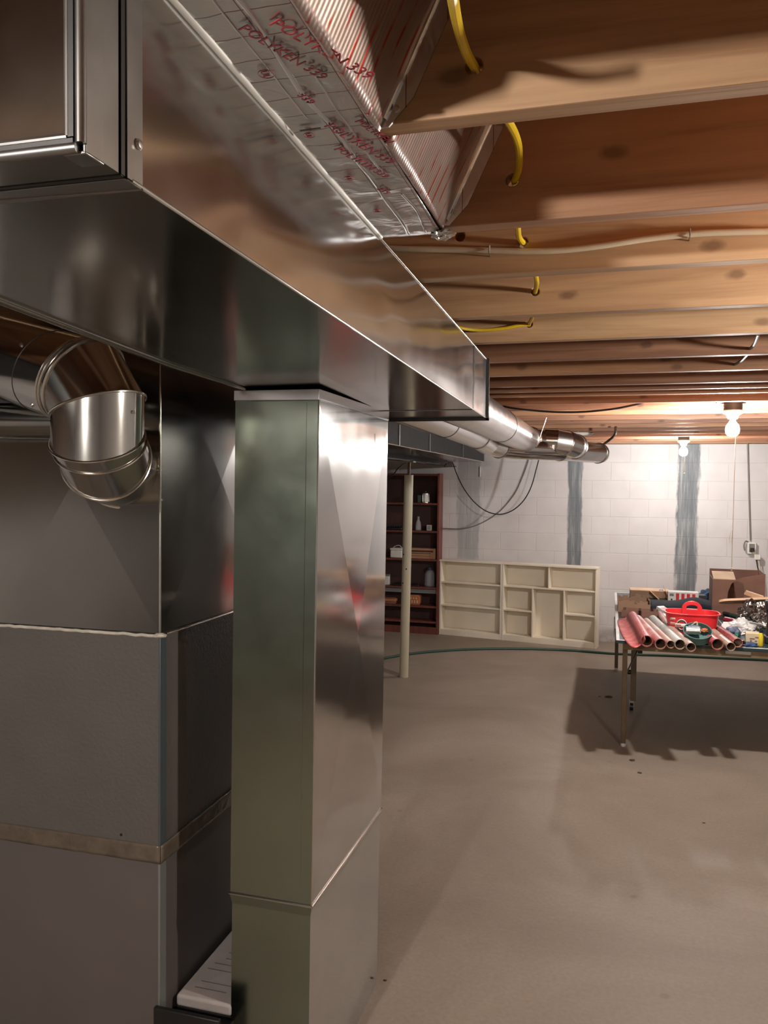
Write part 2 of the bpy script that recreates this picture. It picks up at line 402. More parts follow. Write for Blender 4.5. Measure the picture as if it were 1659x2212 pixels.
def text_mesh(name, body, size, mtx, mat, parent, depth=.0004):
    cu = bpy.data.curves.new(name, 'FONT'); cu.body = body; cu.size = size; cu.extrude = depth; cu.resolution_u = 2
    t = bpy.data.objects.new(name + '_tmp', cu); COL.objects.link(t)
    bpy.context.view_layer.update()
    me = bpy.data.meshes.new_from_object(t.evaluated_get(bpy.context.evaluated_depsgraph_get()))
    bpy.data.objects.remove(t); bpy.data.curves.remove(cu)
    me.transform(Matrix.Translation(-root_loc(parent)) @ mtx); me.materials.clear(); me.materials.append(mat); me.name = name
    o = bpy.data.objects.new(name, me); COL.objects.link(o); o.parent = parent
    return o

# ================================================================== THE ROOM
XL, XR, YB, YF = -4.2, 4.6, -6.0, 9.35       # left, right, behind the camera, far wall
JZ = CAMZ + .47                               # underside of the joists
JD = .235                                     # joist depth
SUB = JZ + JD
def sl(name, mat, *a):
    return struct(MB().box(*a).build(name, mat))
sl('floor', M['floor'], XL - .2, XR + .2, YB - .2, YF + .2, -.12, 0)
sl('ceiling', M['subfloor'], XL - .2, XR + .2, YB - .2, YF + .2, SUB, SUB + .03)
sl('wall_back', M['wall_back'], XL - .2, XR + .2, YF, YF + .2, 0, JZ - .005)
sl('wall_front', M['wall_x'], XL - .2, XR + .2, YB - .2, YB, 0, JZ - .005)
sl('wall_left', M['wall_y'], XL - .2, XL, YB, YF, 0, SUB)
sl('wall_right', M['wall_y'], XR, XR + .2, YB, YF, 0, SUB)
sl('trim_1', M['joist_b'], XL, XR, YF + .03, YF + .07, JZ, SUB)            # rim boards on the walls
sl('trim_2', M['joist'], XL, XR, YB - .07, YB - .03, JZ, SUB)

# ------------------------------------------------------------------ joists
far_edges = [1.089, 1.509, 1.857, 2.300, 2.712, 3.135, 3.535, 3.93, 4.16, 4.38, 4.80, 5.17, 5.58, 6.00, 6.36, 6.77, 7.17, 7.62, 8.02, 8.44, 8.86, 9.24]
behind_edges = [.655, .24, -.17, -.58, -1.0, -1.42, -1.84, -2.26, -2.68, -3.08, -3.5, -3.9, -4.32, -4.74, -5.16, -5.58]
ordn = ['nearest', 'second', 'third', 'fourth', 'fifth', 'sixth', 'seventh', 'eighth', 'ninth', 'tenth', 'eleventh', 'twelfth', 'thirteenth', 'fourteenth', 'fifteenth', 'sixteenth', 'seventeenth', 'eighteenth', 'nineteenth', 'twentieth', 'twenty-first']
jl = {0: 'nearest exposed floor joist, its near face mostly in shadow above a bright lower strip',
      1: 'second floor joist from the camera, reddish brown with a yellow cable through it',
      2: 'third floor joist from the camera, with the cream cable stapled along its face',
      3: 'fourth floor joist from the camera, with a big knot on its lit face',
      4: 'fifth floor joist from the camera, where the curving yellow cable enters',
      10: 'floor joist just in front of the nearer bare bulb, eleventh from the camera',
      11: 'floor joist just behind the nearer bare bulb, brightly lit orange',
      18: 'floor joist just in front of the farther bare bulb',
      21: 'last floor joist, resting along the top of the far block wall'}
# holes drilled for cables: joist index -> [(x, z)]
h1 = PY(1024, 142, 1.051); h2 = PY(1106, 388, 1.471); h3 = PY(1130, 524, 1.819); h3b = PY(993, 510, 1.819)
h4 = PY(1156, 630, 2.262); h5 = PY(1143, 700, 2.674)
HOLES = {0: [h1], 1: [h2], 2: [h3, h3b], 3: [h4], 4: [h5]}
jm = ['joist', 'joist_b', 'joist_c', 'joist', 'joist_c', 'joist_b']
JB = {0: CAMZ + .479, 1: CAMZ + .472}
def make_joist(yf, mat, holes=(), zb=None):
    o = MB().box(XL, XR, yf - .038, yf, zb or JZ, SUB).build('floor_joist', mat, flat=True)
    if holes:
        cut = MB()
        for h in holes: cut.tube([(h.x, yf - .06, h.z), (h.x, yf + (-.006 if h is h3b else .02), h.z)], .0115, 18)
        c = cut.build('cutter', mat)
        bo = o.modifiers.new('holes', 'BOOLEAN'); bo.object = c; bo.operation = 'DIFFERENCE'; bo.solver = 'EXACT'
        bpy.context.view_layer.update()
        me = bpy.data.meshes.new_from_object(o.evaluated_get(bpy.context.evaluated_depsgraph_get()))
        o.modifiers.clear(); o.data = me; bpy.data.objects.remove(c)
    b = o.modifiers.new('bevel', 'BEVEL'); b.width = .0025; b.segments = 2; b.limit_method = 'ANGLE'; b.angle_limit = math.radians(60)
    return o
for i, yf in enumerate(far_edges):
    mt = M[jm[i % 6]] if i < 5 else M[('joist_b', 'joist_d', 'joist_d')[i % 3]]
    if i == 1: mt = M['joist_b']
    o = make_joist(yf, mt, HOLES.get(i, ()), JB.get(i))
    tag(o, jl.get(i) or f'{ordn[i]} bare wooden floor joist counting back from the camera', 'joist', 'floor joists')
for i, yf in enumerate(behind_edges):
    o = make_joist(yf, M[jm[(i + 2) % 6]], (), CAMZ + .488)
    tag(o, 'bare wooden floor joist overhead, in front of the nearest visible one', 'joist', 'floor joists overhead nearer than the photo shows')

# ------------------------------------------------------------------ bare bulbs
def bulb_fixture(key, x, y, label, cordlen, cordx=.012, zoff=0.0):
    t = thing('ceiling_bulb_fixture', (x, y, JZ + zoff), label, 'light', 'bare bulb ceiling lights')
    z = JZ + zoff
    MB().box(x - .09, x + .09, y - .045, y + .045, z + .012, z + .045).build('mounting_board', M['joist_b'], t, bev=.002)
    MB().lathe([(.050, .012), (.052, .0), (.050, -.028), (.047, -.030)], (x, y, z), 28).build('junction_box', M['iron'], t)
    MB().lathe([(.055, -.030), (.058, -.036), (.054, -.046), (.036, -.056), (.030, -.066), (.026, -.078), (.0, -.078)], (x, y, z), 28).build('lampholder', M['porcelain'], t)
    bl = MB().lathe([(.0135, -.076), (.0145, -.090), (.022, -.102), (.034, -.118), (.0385, -.140), (.0350, -.160), (.024, -.174), (.010, -.180), (.0, -.181)], (x, y, z), 28)
    bl.build('bulb', emit('lit_bulb_' + key, BULB_COL[key], BULB_E[key]), t)
    if cordlen:
        c = MB().tube([(x + cordx, y - .04, z - .05), (x + cordx, y - .04, z - .2), (x + cordx - .003, y - .04, z - cordlen)], .0016, 6)
        if key == 'near':
            c.tube([(x + cordx, y - .04, z - .70), (x + cordx - .015, y - .04, z - .73), (x + cordx - .018, y - .04, z - .775), (x + cordx - .008, y - .04, z - .785), (x + cordx - .001, y - .04, z - .70)], .0015, 6, smooth=4)
        cd = c.build('pull_cord', M['cream_cable'], t)
        MB().lathe([(.0, -.02), (.004, -.016), (.004, 0), (.0, .003)], (x + cordx - .003, y - .04, z - cordlen), 10).build('cord_pull', M['cream_cable'], cd)
    return t
bulb_fixture('near', .665, 4.99, 'nearer bare lit bulb with a long pull cord under the joists', .93)
bulb_fixture('far', .655, 8.09, 'farther bare lit bulb close to the far wall, in front of a dark band', .34)
bulb_fixture('side', 1.15, 1.66, 'bare lit bulb under the joists just right of the frame', 0)
bulb_fixture('behind', -.92, -.80, 'bare lit bulb hanging behind the camera over the furnace side', 0, zoff=.012)

# ================================================================== MAIN TRUNK DUCT
TX0, TX1 = -.936, -.431
def tx0(y): return -.889 - .061 * min(max((y - 1.0) / .6, -.75), 1.0) + .010
def tb(y): return CAMZ + .288 - .0178 * y       # underside (it hangs a touch lower towards the far end)
TH = .205
YN, YE = .585, 2.868
trunk = thing('trunk_duct', ((TX0 + TX1) / 2, YN, tb(YN)), 'large rectangular galvanized steel trunk duct hung under the joists', 'duct')
def tbox(mb, x0, x1, y0, y1, za, zb):
    return mb.hexa([(x0, y0, tb(y0) + za), (x1, y0, tb(y0) + za), (x1, y1, tb(y1) + za), (x0, y1, tb(y1) + za),
                    (x0, y0, tb(y0) + zb), (x1, y0, tb(y0) + zb), (x1, y1, tb(y1) + zb), (x0, y1, tb(y1) + zb)])
t_ = .0015
# side panels as fine strips so the sheet can carry a slight oil-can swell
def sheet(y0, y1, f, ny, nz):
    mb = MB(); vs = []; fs = []
    for i in range(ny + 1):
        for k in range(nz + 1):
            vs.append(f(i / ny, k / nz))
    for i in range(ny):
        for k in range(nz):
            a = i * (nz + 1) + k; fs.append([a, a + nz + 1, a + nz + 2, a + 1])
    return mb.add(vs, fs)
def side_pt(y0, y1, bulge):
    def f(u, w):
        y = y0 + (y1 - y0) * u
        return (TX1 + bulge * math.sin(math.pi * u) * math.sin(math.pi * w) + .0, y, tb(y) + TH * w)
    return f
MBs = sheet(.652, 2.575, side_pt(.652, 2.575, .004), 60, 10); MBs.build('side_panel', M['galv'], trunk)
sheet(.60, .641, side_pt(.60, .641, .0), 3, 3).build('side_panel', M['galv_strip'], trunk)
sheet(2.588, YE - .006, side_pt(2.588, YE - .006, .0), 6, 4).build('side_panel', M['galv'], trunk)
sheet(YN, YE, lambda u, w: (tx0(YN + (YE - YN) * u), YN + (YE - YN) * u, tb(YN + (YE - YN) * u) + TH * w), 40, 2).build('side_panel', M['galv'], trunk)
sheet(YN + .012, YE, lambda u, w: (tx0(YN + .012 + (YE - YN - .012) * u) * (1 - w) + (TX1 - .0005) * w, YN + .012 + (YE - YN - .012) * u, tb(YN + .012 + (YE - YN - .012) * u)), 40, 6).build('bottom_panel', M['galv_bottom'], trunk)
tbox(MB(), TX0, TX1 - .0005, YN + .012, YE, TH - t_, TH).build('top_panel', M['galv_dark'], trunk)
ec = MB(); tbox(ec, TX0 + .012, TX1 - .012, YN + .006, YN + .008, .010, TH); ec.build('end_cap', M['galv_dark'], trunk)
# rolled rim around the near end cap
def trect(y, ins=0.0): return [(TX0 + ins, y, tb(y) + ins), (TX1 - ins, y, tb(y) + ins), (TX1 - ins, y, tb(y) + TH - ins), (TX0 + ins, y, tb(y) + TH - ins)]
rim = MB()
rim.tube([(TX0, YN + .004, tb(YN) + .001), (TX1 - .004, YN + .004, tb(YN) + .001)], .0048, 12)
rim.tube([(TX1 - .001, YN + .004, tb(YN) + .004), (TX1 - .001, YN + .004, tb(YN) + TH)], .0048, 12)
rim.tube([(TX0 + .004, YN + .002, tb(YN) + .010), (TX1 - .012, YN + .002, tb(YN) + .010)], .0030, 10)
rim.tube([(TX1 - .0125, YN + .002, tb(YN) + .010), (TX1 - .0125, YN + .002, tb(YN) + TH)], .0030, 10)
rim.build('end_rim', M['galv_strip'], trunk)
gp = MB(); gp.box(TX1 - .0110, TX1 - .0055, YN + .0, YN + .006, tb(YN) + .009, tb(YN) + TH); gp.box(TX0, TX1 - .006, YN, YN + .006, tb(YN) + .004, tb(YN) + .0078)
gp.build('end_seam', M['seam'], trunk)
# cleat tab that folds round the bottom corner at the near end
cl = MB(); cl.box(TX1 - .001, TX1 + .0022, YN + .006, YN + .032, tb(.6) - .003, tb(.6) + TH); cl.box(TX1 - .020, TX1 + .0022, YN + .006, YN + .032, tb(.6) - .0035, tb(.6) - .0005)
cl.build('corner_cleat', M['galv_strip'], trunk, bev=.001)
# transverse joints: dark gap + overlapping drive strip
def joint(y, w):
    g = MB(); tbox(g, TX1 - .002, TX1 + .0012, y - .003, y + .003, 0, TH); tbox(g, TX0, TX1, y - .002, y + .002, -.0008, .001)
    j = g.build('joint_gap', M['seam'], trunk)
    s = MB(); tbox(s, TX1 - .001, TX1 + .0022, y + .004, y + w, -.0022, TH)
    tbox(s, TX0, TX1 + .0022, y + .004, y + w, -.0022, .0004)
    return s
s1 = joint(.6465, .030); jt = s1.build('drive_strip', M['galv_strip'], trunk, bev=.0008)
joint(2.581, .010).build('drive_strip', M['bead'], trunk)
eg = MB(); tbox(eg, TX1 - .001, TX1 + .009, YE - .006, YE - .002, -.009, TH + .006); tbox(eg, TX0, TX1 + .009, YE - .006, YE - .002, -.009, .0)
eg.build('end_flange', M['seam'], trunk)
eg = MB(); tbox(eg, TX1 - .001, TX1 + .010, YE - .002, YE + .001, -.009, TH + .006); tbox(eg, TX0, TX1 + .010, YE - .002, YE + .001, -.009, .0)
eg.build('end_flange', M['bead'], trunk)
fc = MB(); tbox(fc, TX0 + .001, TX1 - .001, YE - .0018, YE, .001, TH - .001); fc.build('end_cap', M['galv_dark'], trunk)
# folded bottom corner seams
MB().tube([(TX1 + .0002, .66, tb(.66) + .0002), (TX1 + .0002, YE - .006, tb(YE - .006) + .0002)], .0026, 10).build('corner_seam', M['bead'], trunk)
lp = MB().tube([(tx0(y) - .007, y, tb(y) + .001) for y in (YN + .02, .8, 1.0, 1.2, 1.4, 1.6, 2.2, YE)], .0085, 14)
lp.build('corner_seam', M['galv_dark'], trunk)
tp = MB(); tp.tube([(TX1 + .001, .585, tb(.585) + TH + .002), (TX1 + .001, 1.484, tb(1.484) + TH + .002)], .0062, 12)
tp.build('top_flange', M['flange'], trunk)
MB().tube([(TX1 + .0005, 1.484, tb(1.484) + TH), (TX1 + .0005, YE - .006, tb(YE) + TH)], .0018, 8).build('top_flange', M['bead'], trunk)
for (yy, zz) in ((.668, .036),):
    s = MB().lathe([(.0052, 0), (.0052, .0015), (.0036, .0035), (.0, .0042)], (TX1 + .0022, yy, tb(yy) + zz), 14, 'x')
    s.build('screw', M['screw'], trunk)
# far-side hanger mark on side: two small printed smears are part of the metal itself

# ------------------------------------------------------------------ foil sealing strip under the joists beside the trunk
FXR = -.312
strip = thing('foil_tape_strip', ((TX1 + FXR) / 2, 1.0, JZ), 'wide strip of shiny foil tape printed in red along the trunk duct top edge', 'foil tape')
def strip_pt(u, w):
    y = .45 + (1.487 - .45) * w; x = TX1 + .002 + (FXR - TX1 - .002) * u
    zz = tb(y) + TH + .001
    wr = .0016 * noise.noise(Vector((x * 30, y * 14, 0))) + .0010 * noise.noise(Vector((x * 70, y * 40, 5)))
    return Vector((x, y, zz + wr * (1 if .03 < u < .97 else .4)))
mb = MB(); nu, nw = 22, 90
vs = [strip_pt(i / nu, k / nw) for i in range(nu + 1) for k in range(nw + 1)]
mb.add(vs, [[i * (nw + 1) + k, (i + 1) * (nw + 1) + k, (i + 1) * (nw + 1) + k + 1, i * (nw + 1) + k + 1] for i in range(nu) for k in range(nw)])
so = mb.build('foil_sheet', M['foil_grid'], strip); sm = so.modifiers.new('solid', 'SOLIDIFY'); sm.thickness = .0008
# wrinkled seam ridges running along the strip
def ridge(x, y0, y1, amp, seed, r=.0030):
    pts = []
    n = 26
    for k in range(n + 1):
        y = y0 + (y1 - y0) * k / n
        xx = x + amp * noise.noise(Vector((seed, y * 7, 0)))
        u = (xx - TX1 - .002) / (FXR - TX1 - .002)
        pts.append(Vector((xx, y, strip_pt(min(max(u, 0), 1), (y - .45) / (1.487 - .45)).z - .0012)))
    return MB().tube(pts, r, 8)
ridge(-.368, .46, 1.47, .012, 3).build('tape_wrinkle', M['foil'], strip)
ridge(-.345, .9, 1.2, .016, 9, .0014).build('tape_wrinkle', M['foil'], strip)
ridge(-.335, 1.28, 1.47, .012, 14, .002).build('tape_wrinkle', M['foil'], strip)
ridge(-.390, .7, 1.0, .004, 21, .0011).build('tape_wrinkle', M['foil'], strip)
# crumpled foil bunched up at the far corner of the strip
cr = MB()
bm = bmesh.new(); bmesh.ops.create_icosphere(bm, subdivisions=3, radius=1.0)
for v_ in bm.verts:
    k = 1 + .5 * noise.noise(v_.co * 2.6) ; v_.co = Vector((v_.co.x * .020, v_.co.y * .012, v_.co.z * .010)) * k + Vector((FXR + .004, 1.478, JZ - .008))
cr.add([v_.co for v_ in bm.verts], [[x.index for x in f.verts] for f in bm.faces]); bm.free()
cr.build('foil_crumple', M['foil'], strip, flat=True)
def on_strip(px, py, dz=-.0035):
    p = PZ(px, py, JZ)
    for _ in range(3): p = PZ(px, py, tb(p.y) + TH + dz)
    return p
def strip_text(body, pa, pb, size, mat=M['red_ink'], name='printed_lettering'):
    a, b_ = on_strip(*pa), on_strip(*pb); ex = (b_ - a).normalized(); ez = Vector((0, 0, -1)); ey = ez.cross(ex)
    mt = Matrix((ex, ey, ez)).transposed().to_4x4(); mt.translation = a
    return text_mesh(name, body, size, mt, mat, strip)
strip_text('POLYKEN 339', (698, 272), (800, 332), .024)
strip_text('POLYKEN 339', (578, 52), (700, 120), .024)
strip_text('POLYKEN 339', (512, 62), (620, 128), .021)
strip_text('POLYKEN', (765, 262), (822, 300), .018)
strip_text('339', (640, 205), (662, 222), .018)
strip_text('POLYKEN 339', (720, 322), (790, 362), .020)
strip_text('339', (812, 408), (850, 430), .018)
for (c_, sz) in (((575, 160), .017), ((755, 385), .015), ((815, 455), .014), ((668, 292), .014)):
    a = on_strip(*c_); rg = MB()
    rg.tube([p for p in circle(a, (0, 0, 1), sz * .55, 20)], .0005, 6, closed=True)
    rg.build('printed_stamp', M['red_ink'], strip)
    e1 = on_strip(c_[0] + 30, c_[1] + 36) ; ex = (e1 - a).normalized(); ez = Vector((0, 0, -1)); mt = Matrix((ex, ez.cross(ex), ez)).transposed().to_4x4()
    mt.translation = a - ex * sz * .42 - (ez.cross(ex)) * sz * .3
    text_mesh('printed_stamp', 'UL', sz * .75, mt, M['red_ink'], strip)
mk = MB(); a, b_ = on_strip(648, 283, -.004), on_strip(693, 277, -.004)
dd = (b_ - a).normalized() * 1; nn_ = Vector((-dd.y, dd.x, 0)) * .0016
mk.prism([a - nn_, b_ - nn_, b_ + nn_, a + nn_], (0, 0, .0006)); mk.build('marker_line', M['black_ink'], strip)

# ------------------------------------------------------------------ foil-faced boards closing the joist bays
def bay_panel(y0, y1, label):
    t = thing('foil_board_panel', (-.27, (y0 + y1) / 2, JZ), label, 'foil panel', 'foil boards between the joists')
    top = SUB - .01
    x_of = lambda z: FXR + (z - JZ) * .47
    n = Vector((-(top - JZ), 0, x_of(top) - x_of(JZ))).normalized() * .010
    nu, nw = 16, 24
    mb = MB(); vs = []
    for i in range(nu + 1):
        z = JZ + .002 + (top - JZ - .004) * i / nu
        for k in range(nw + 1):
            y = y0 + .002 + (y1 - y0 - .004) * k / nw
            d = .0018 * noise.noise(Vector((y * 22, z * 14, y0)))
            vs.append(Vector((x_of(z) + d, y, z)))
    mb.add(vs, [[i * (nw + 1) + k, (i + 1) * (nw + 1) + k, (i + 1) * (nw + 1) + k + 1, i * (nw + 1) + k + 1] for i in range(nu) for k in range(nw)])
    o = mb.build('board', M['foil_board'], t); s = o.modifiers.new('solid', 'SOLIDIFY'); s.thickness = .006
    # folded flange fixed to the joist face at the far end of the bay
    fl = MB(); w = .034
    za, zb = JZ + .004, top
    fl.prism([(x_of(za) + .001, y1 - .004, za), (x_of(za) + w * .5, y1 - .004, za), (x_of(za + .035) + w, y1 - .004, za + .035), (x_of(zb) + w, y1 - .004, zb), (x_of(zb), y1 - .004, zb)], (0, .0035, 0))
    f = fl.build('flange', M['foil_grid'], t)
    fe = MB().tube([(x_of(za + .01) + .006, y1 - .006, za + .01), (x_of(zb) + .006, y1 - .006, zb)], .004, 8); fe.build('fold', M['foil'], t)
    nl = MB().lathe([(.0, -.0030), (.0045, -.0024), (.0048, 0), (.004, .001)], (x_of(za + .02) + .018, y1 - .004, za + .022), 12, 'y'); nl.build('nail', M['screw'], f)
    return t
bay_panel(1.089, 1.471, 'slanted foil board reflecting red between the nearest and second joists')
bay_panel(.655, 1.051, 'slanted foil board with red threads in the bay before the nearest joist')

# ================================================================== RETURN DROP DUCT
DX0, DX1, DY0, DY1 = -.975, -.737, 1.985, 2.665
DZJ = CAMZ - 1.131          # joint between upper and lower lengths
DZT = tb(2.3) - .000
drop = thing('drop_duct', ((DX0 + DX1) / 2, (DY0 + DY1) / 2, 0), 'tall rectangular galvanized drop duct standing beside the furnace', 'duct')
def crossbroken(c4, d):  # quad corners and outward push at the middle, as four facets
    c4 = [Vector(p) for p in c4]; mid = sum(c4, Vector()) / 4 + Vector(d)
    return MB().add(c4 + [mid], [[0, 1, 4], [1, 2, 4], [2, 3, 4], [3, 0, 4]])
zt = DZT - .028
crossbroken([(DX1, DY0, DZJ), (DX1, DY1, DZJ), (DX1, DY1, zt), (DX1, DY0, zt)], (.012, 0, 0)).build('side_panel', M['galv_drop'], drop, flat=True)
fn = MB(); fn.add([(DX0, DY0, DZJ), (DX1, DY0, DZJ), (DX1, DY0, zt), (DX0, DY0, zt)], [[0, 1, 2, 3]])
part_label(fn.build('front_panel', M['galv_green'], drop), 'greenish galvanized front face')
MB().add([(DX0, DY0, DZJ), (DX0, DY1, DZJ), (DX0, DY1, zt), (DX0, DY0, zt)], [[0, 1, 2, 3]]).build('side_panel', M['galv_dark'], drop)
MB().add([(DX0, DY1, DZJ), (DX1, DY1, DZJ), (DX1, DY1, zt), (DX0, DY1, zt)], [[0, 1, 2, 3]]).build('back_panel', M['galv_dark'], drop)
# lower length (slightly smaller, standing on the floor)
g_ = .004
lo = MB(); lo.add([(DX0 + g_, DY0 + g_, .002), (DX1 - g_, DY0 + g_, .002), (DX1 - g_, DY0 + g_, DZJ - .03), (DX1 + .001, DY0 - .001, DZJ - .003), (DX0 - .001, DY0 - .001, DZJ - .003), (DX0 + g_, DY0 + g_, DZJ - .03)], [[0, 1, 2, 5], [5, 2, 3, 4]])
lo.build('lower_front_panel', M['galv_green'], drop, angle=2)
lo = MB(); lo.add([(DX1 - g_, DY0 + g_, .002), (DX1 - g_, DY1 - g_, .002), (DX1 - g_, DY1 - g_, DZJ - .03), (DX1 + .001, DY1 + .001, DZJ - .003), (DX1 + .001, DY0 - .001, DZJ - .003), (DX1 - g_, DY0 + g_, DZJ - .03)], [[0, 1, 2, 5], [5, 2, 3, 4]])
lo.build('lower_side_panel', M['galv_drop'], drop, angle=2)
MB().add([(DX0 + g_, DY1 - g_, .002), (DX1 - g_, DY1 - g_, .002), (DX1 - g_, DY1 - g_, DZJ), (DX0 + g_, DY1 - g_, DZJ)], [[0, 1, 2, 3]]).build('lower_back_panel', M['galv_dark'], drop)
MB().add([(DX0 + g_, DY0 + g_, .002), (DX0 + g_, DY1 - g_, .002), (DX0 + g_, DY1 - g_, DZJ), (DX0 + g_, DY0 + g_, DZJ)], [[0, 1, 2, 3]]).build('lower_side_panel', M['galv_dark'], drop)
def ringstrip(z0, z1, e):
    m_ = MB()
    m_.box(DX0 - e, DX1 + e, DY0 - e, DY0 + .001, z0, z1); m_.box(DX0 - e, DX1 + e, DY1 - .001, DY1 + e, z0, z1)
    m_.box(DX1 - .001, DX1 + e, DY0 - e, DY1 + e, z0, z1); m_.box(DX0 - e, DX0 + .001, DY0 - e, DY1 + e, z0, z1)
    return m_
ringstrip(DZT - .030, DZT - .003, .0028).build('collar', M['galv_round'], drop, bev=.001)
ringstrip(DZT - .0325, DZT - .030, .0012).build('collar_seam', M['seam'], drop)
ringstrip(DZJ - .003, DZJ + .001, .0035).build('joint_strip', M['bead'], drop, bev=.001)
ringstrip(DZJ + .001, DZJ + .004, .0006).build('joint_gap', M['seam'], drop)
MB().tube([(DX1 + .0005, DY0 - .0005, DZJ), (DX1 + .0005, DY0 - .0005, DZT - .004)], .0022, 8).build('corner_seam', M['bead'], drop)
ln = MB(); ln.box(DX1 - .0340, DX1 - .0325, DY0 - .0006, DY0, DZJ + .05, zt - .01); ln.build('fold_line', M['galv_dark'], drop)
dots = MB()
for k in range(22):
    z = DZT - .088 - k * .0048; y = DY0 + .52
    dots.box(DX1 + .0010, DX1 + .0032, y - .0012, y + .0012, z - .0011, z + .0011)
dots.build('printed_dots', M['black_ink'], drop)

drop.rotation_euler = (0, .0072, 0); drop.location.x -= .0145; drop.location.z += .001   # it stands a hair out of plumb

# ================================================================== FURNACE AND PLENUM
FS = 1.2
FX0, FX1, FY0, FY1 = -1.72, -.967 * FS, 1.597 * FS, 2.62
ZTOP = CAMZ - .348 * FS; ZMID = CAMZ - .846 * FS
furn = thing('furnace', ((FX0 + FX1) / 2, (FY0 + FY1) / 2, 0), 'grey painted furnace cabinet with a taped joint round its middle', 'furnace')
MB().box(FX0, FX1 - .003, FY0, FY1, ZMID, ZTOP).build('upper_cabinet', M['paint_grey_tex'], furn, bev=.003)
MB().box(FX0, FX1 - .005, FY0 + .002, FY1, .01, ZMID).build('lower_cabinet', M['paint_grey'], furn, bev=.003)
MB().box(FX1 - .006, FX1, FY0 - .0005, FY0 + .033, ZMID + .02, ZTOP - .006).build('corner_strip', M['corner_blue'], furn, bev=.001)
MB().box(FX1 - .008, FX1 - .002, FY0 + .001, FY0 + .034, .10, ZMID - .018).build('corner_strip', M['corner'], furn, bev=.001)
tp = MB()
def tape_run(p0, p1, nrm, n=40):
    p0, p1, nrm = Vector(p0), Vector(p1), Vector(nrm); vs = []; fs = []
    for i in range(n + 1):
        u = i / n; p = p0.lerp(p1, u)
        for k in range(7):
            w = k / 6 - .5
            d = .0022 + .0016 * noise.noise(Vector((u * 40, w * 9, p0.x)))
            vs.append(p + nrm * d + Vector((0, 0, w * .050 * (1 + .06 * noise.noise(Vector((u * 15, 3, p0.y)))))))
    for i in range(n):
        for k in range(6): a = i * 7 + k; fs.append([a, a + 7, a + 8, a + 1])
    tp.add(vs, fs)
tape_run((FX0, FY0, ZMID - .002), (FX1, FY0, ZMID - .002), (0, -1, 0)); tape_run((FX1, FY0, ZMID - .002), (FX1, FY1, ZMID - .002), (1, 0, 0))
to = tp.build('joint_tape', M['clear_tape'], furn); s = to.modifiers.new('solid', 'SOLIDIFY'); s.thickness = .0015
MB().tube([Vector((FX0 + (FX1 - FX0) * k / 30, FY0 - .001, ZTOP + .003 * noise.noise(Vector((k * .9, 0, 0))))) for k in range(31)], .0045, 8).build('gasket', M['caulk'], furn)
MB().tube([Vector((FX1 + .0005, FY0 + .03 + (FY1 - FY0 - .03) * k / 24, ZTOP + .002)) for k in range(25)], .003, 8).build('gasket', M['bead'], furn)
gl = MB(); bm = bmesh.new(); bmesh.ops.create_icosphere(bm, subdivisions=2, radius=1)
for v_ in bm.verts: v_.co = Vector((v_.co.x * .016, v_.co.y * .018, v_.co.z * .007)) * (1 + .4 * noise.noise(v_.co * 3)) + Vector((FX1 - .004, FY0 + .006, ZTOP + .001))
gl.add([v_.co for v_ in bm.verts], [[x.index for x in f.verts] for f in bm.faces]); bm.free(); gl.build('gasket', M['caulk'], furn)
MB().lathe([(.0, -.0015), (.004, -.001), (.004, .0)], PY(262, 1803, FY0), 10, 'y').build('screw', M['black'], furn)

PZT = CAMZ + .42
plen = thing('plenum', ((FX0 + FX1) / 2, (FY0 + FY1) / 2, ZTOP), 'cross-creased sheet metal plenum box sitting on the furnace', 'plenum')
a0 = ZTOP + .006
crossbroken([(FX0 + .03, FY0 + .004, a0), (FX1 - .004, FY0 + .004, a0), (FX1 - .004, FY0 + .004, PZT), (FX0 + .03, FY0 + .004, PZT)], (0, -.008, 0)).build('front_panel', M['galv_dark'], plen, flat=True)
crossbroken([(FX1 - .004, FY0 + .004, a0), (FX1 - .004, FY1 - .02, a0), (FX1 - .004, FY1 - .02, PZT), (FX1 - .004, FY0 + .004, PZT)], (.008, 0, 0)).build('side_panel', M['galv_bottom'], plen, flat=True)
MB().add([(FX0 + .03, FY0 + .004, a0), (FX0 + .03, FY1 - .02, a0), (FX0 + .03, FY1 - .02, PZT), (FX0 + .03, FY0 + .004, PZT)], [[0, 1, 2, 3]]).build('side_panel', M['galv_dark'], plen)
MB().add([(FX0 + .03, FY1 - .02, a0), (FX1 - .004, FY1 - .02, a0), (FX1 - .004, FY1 - .02, PZT), (FX0 + .03, FY1 - .02, PZT)], [[0, 1, 2, 3]]).build('back_panel', M['galv_dark'], plen)
MB().add([(FX0 + .03, FY0 + .004, PZT), (FX1 - .004, FY0 + .004, PZT), (FX1 - .004, FY1 - .02, PZT), (FX0 + .03, FY1 - .02, PZT)], [[0, 1, 2, 3]]).build('top_panel', M['galv_dark'], plen)
MB().tube([(FX1 - .003, FY0 + .003, a0 - .004), (FX1 - .003, FY0 + .003, PZT + .02)], .0030, 8).build('corner_seam', M['bead'], plen)
MB().box(FX0 + .02, FX1 + .002, FY0 + .001, FY1 - .018, ZTOP + .0, ZTOP + .006).build('base_flange', M['seam'], plen)
for z in (CAMZ + .03, CAMZ - .05):
    MB().lathe([(.004, 0), (.004, .001), (.002, .003), (.0, .003)], (FX1 - .004, FY0 + .012, z), 10, 'x').build('screw', M['screw'], plen)

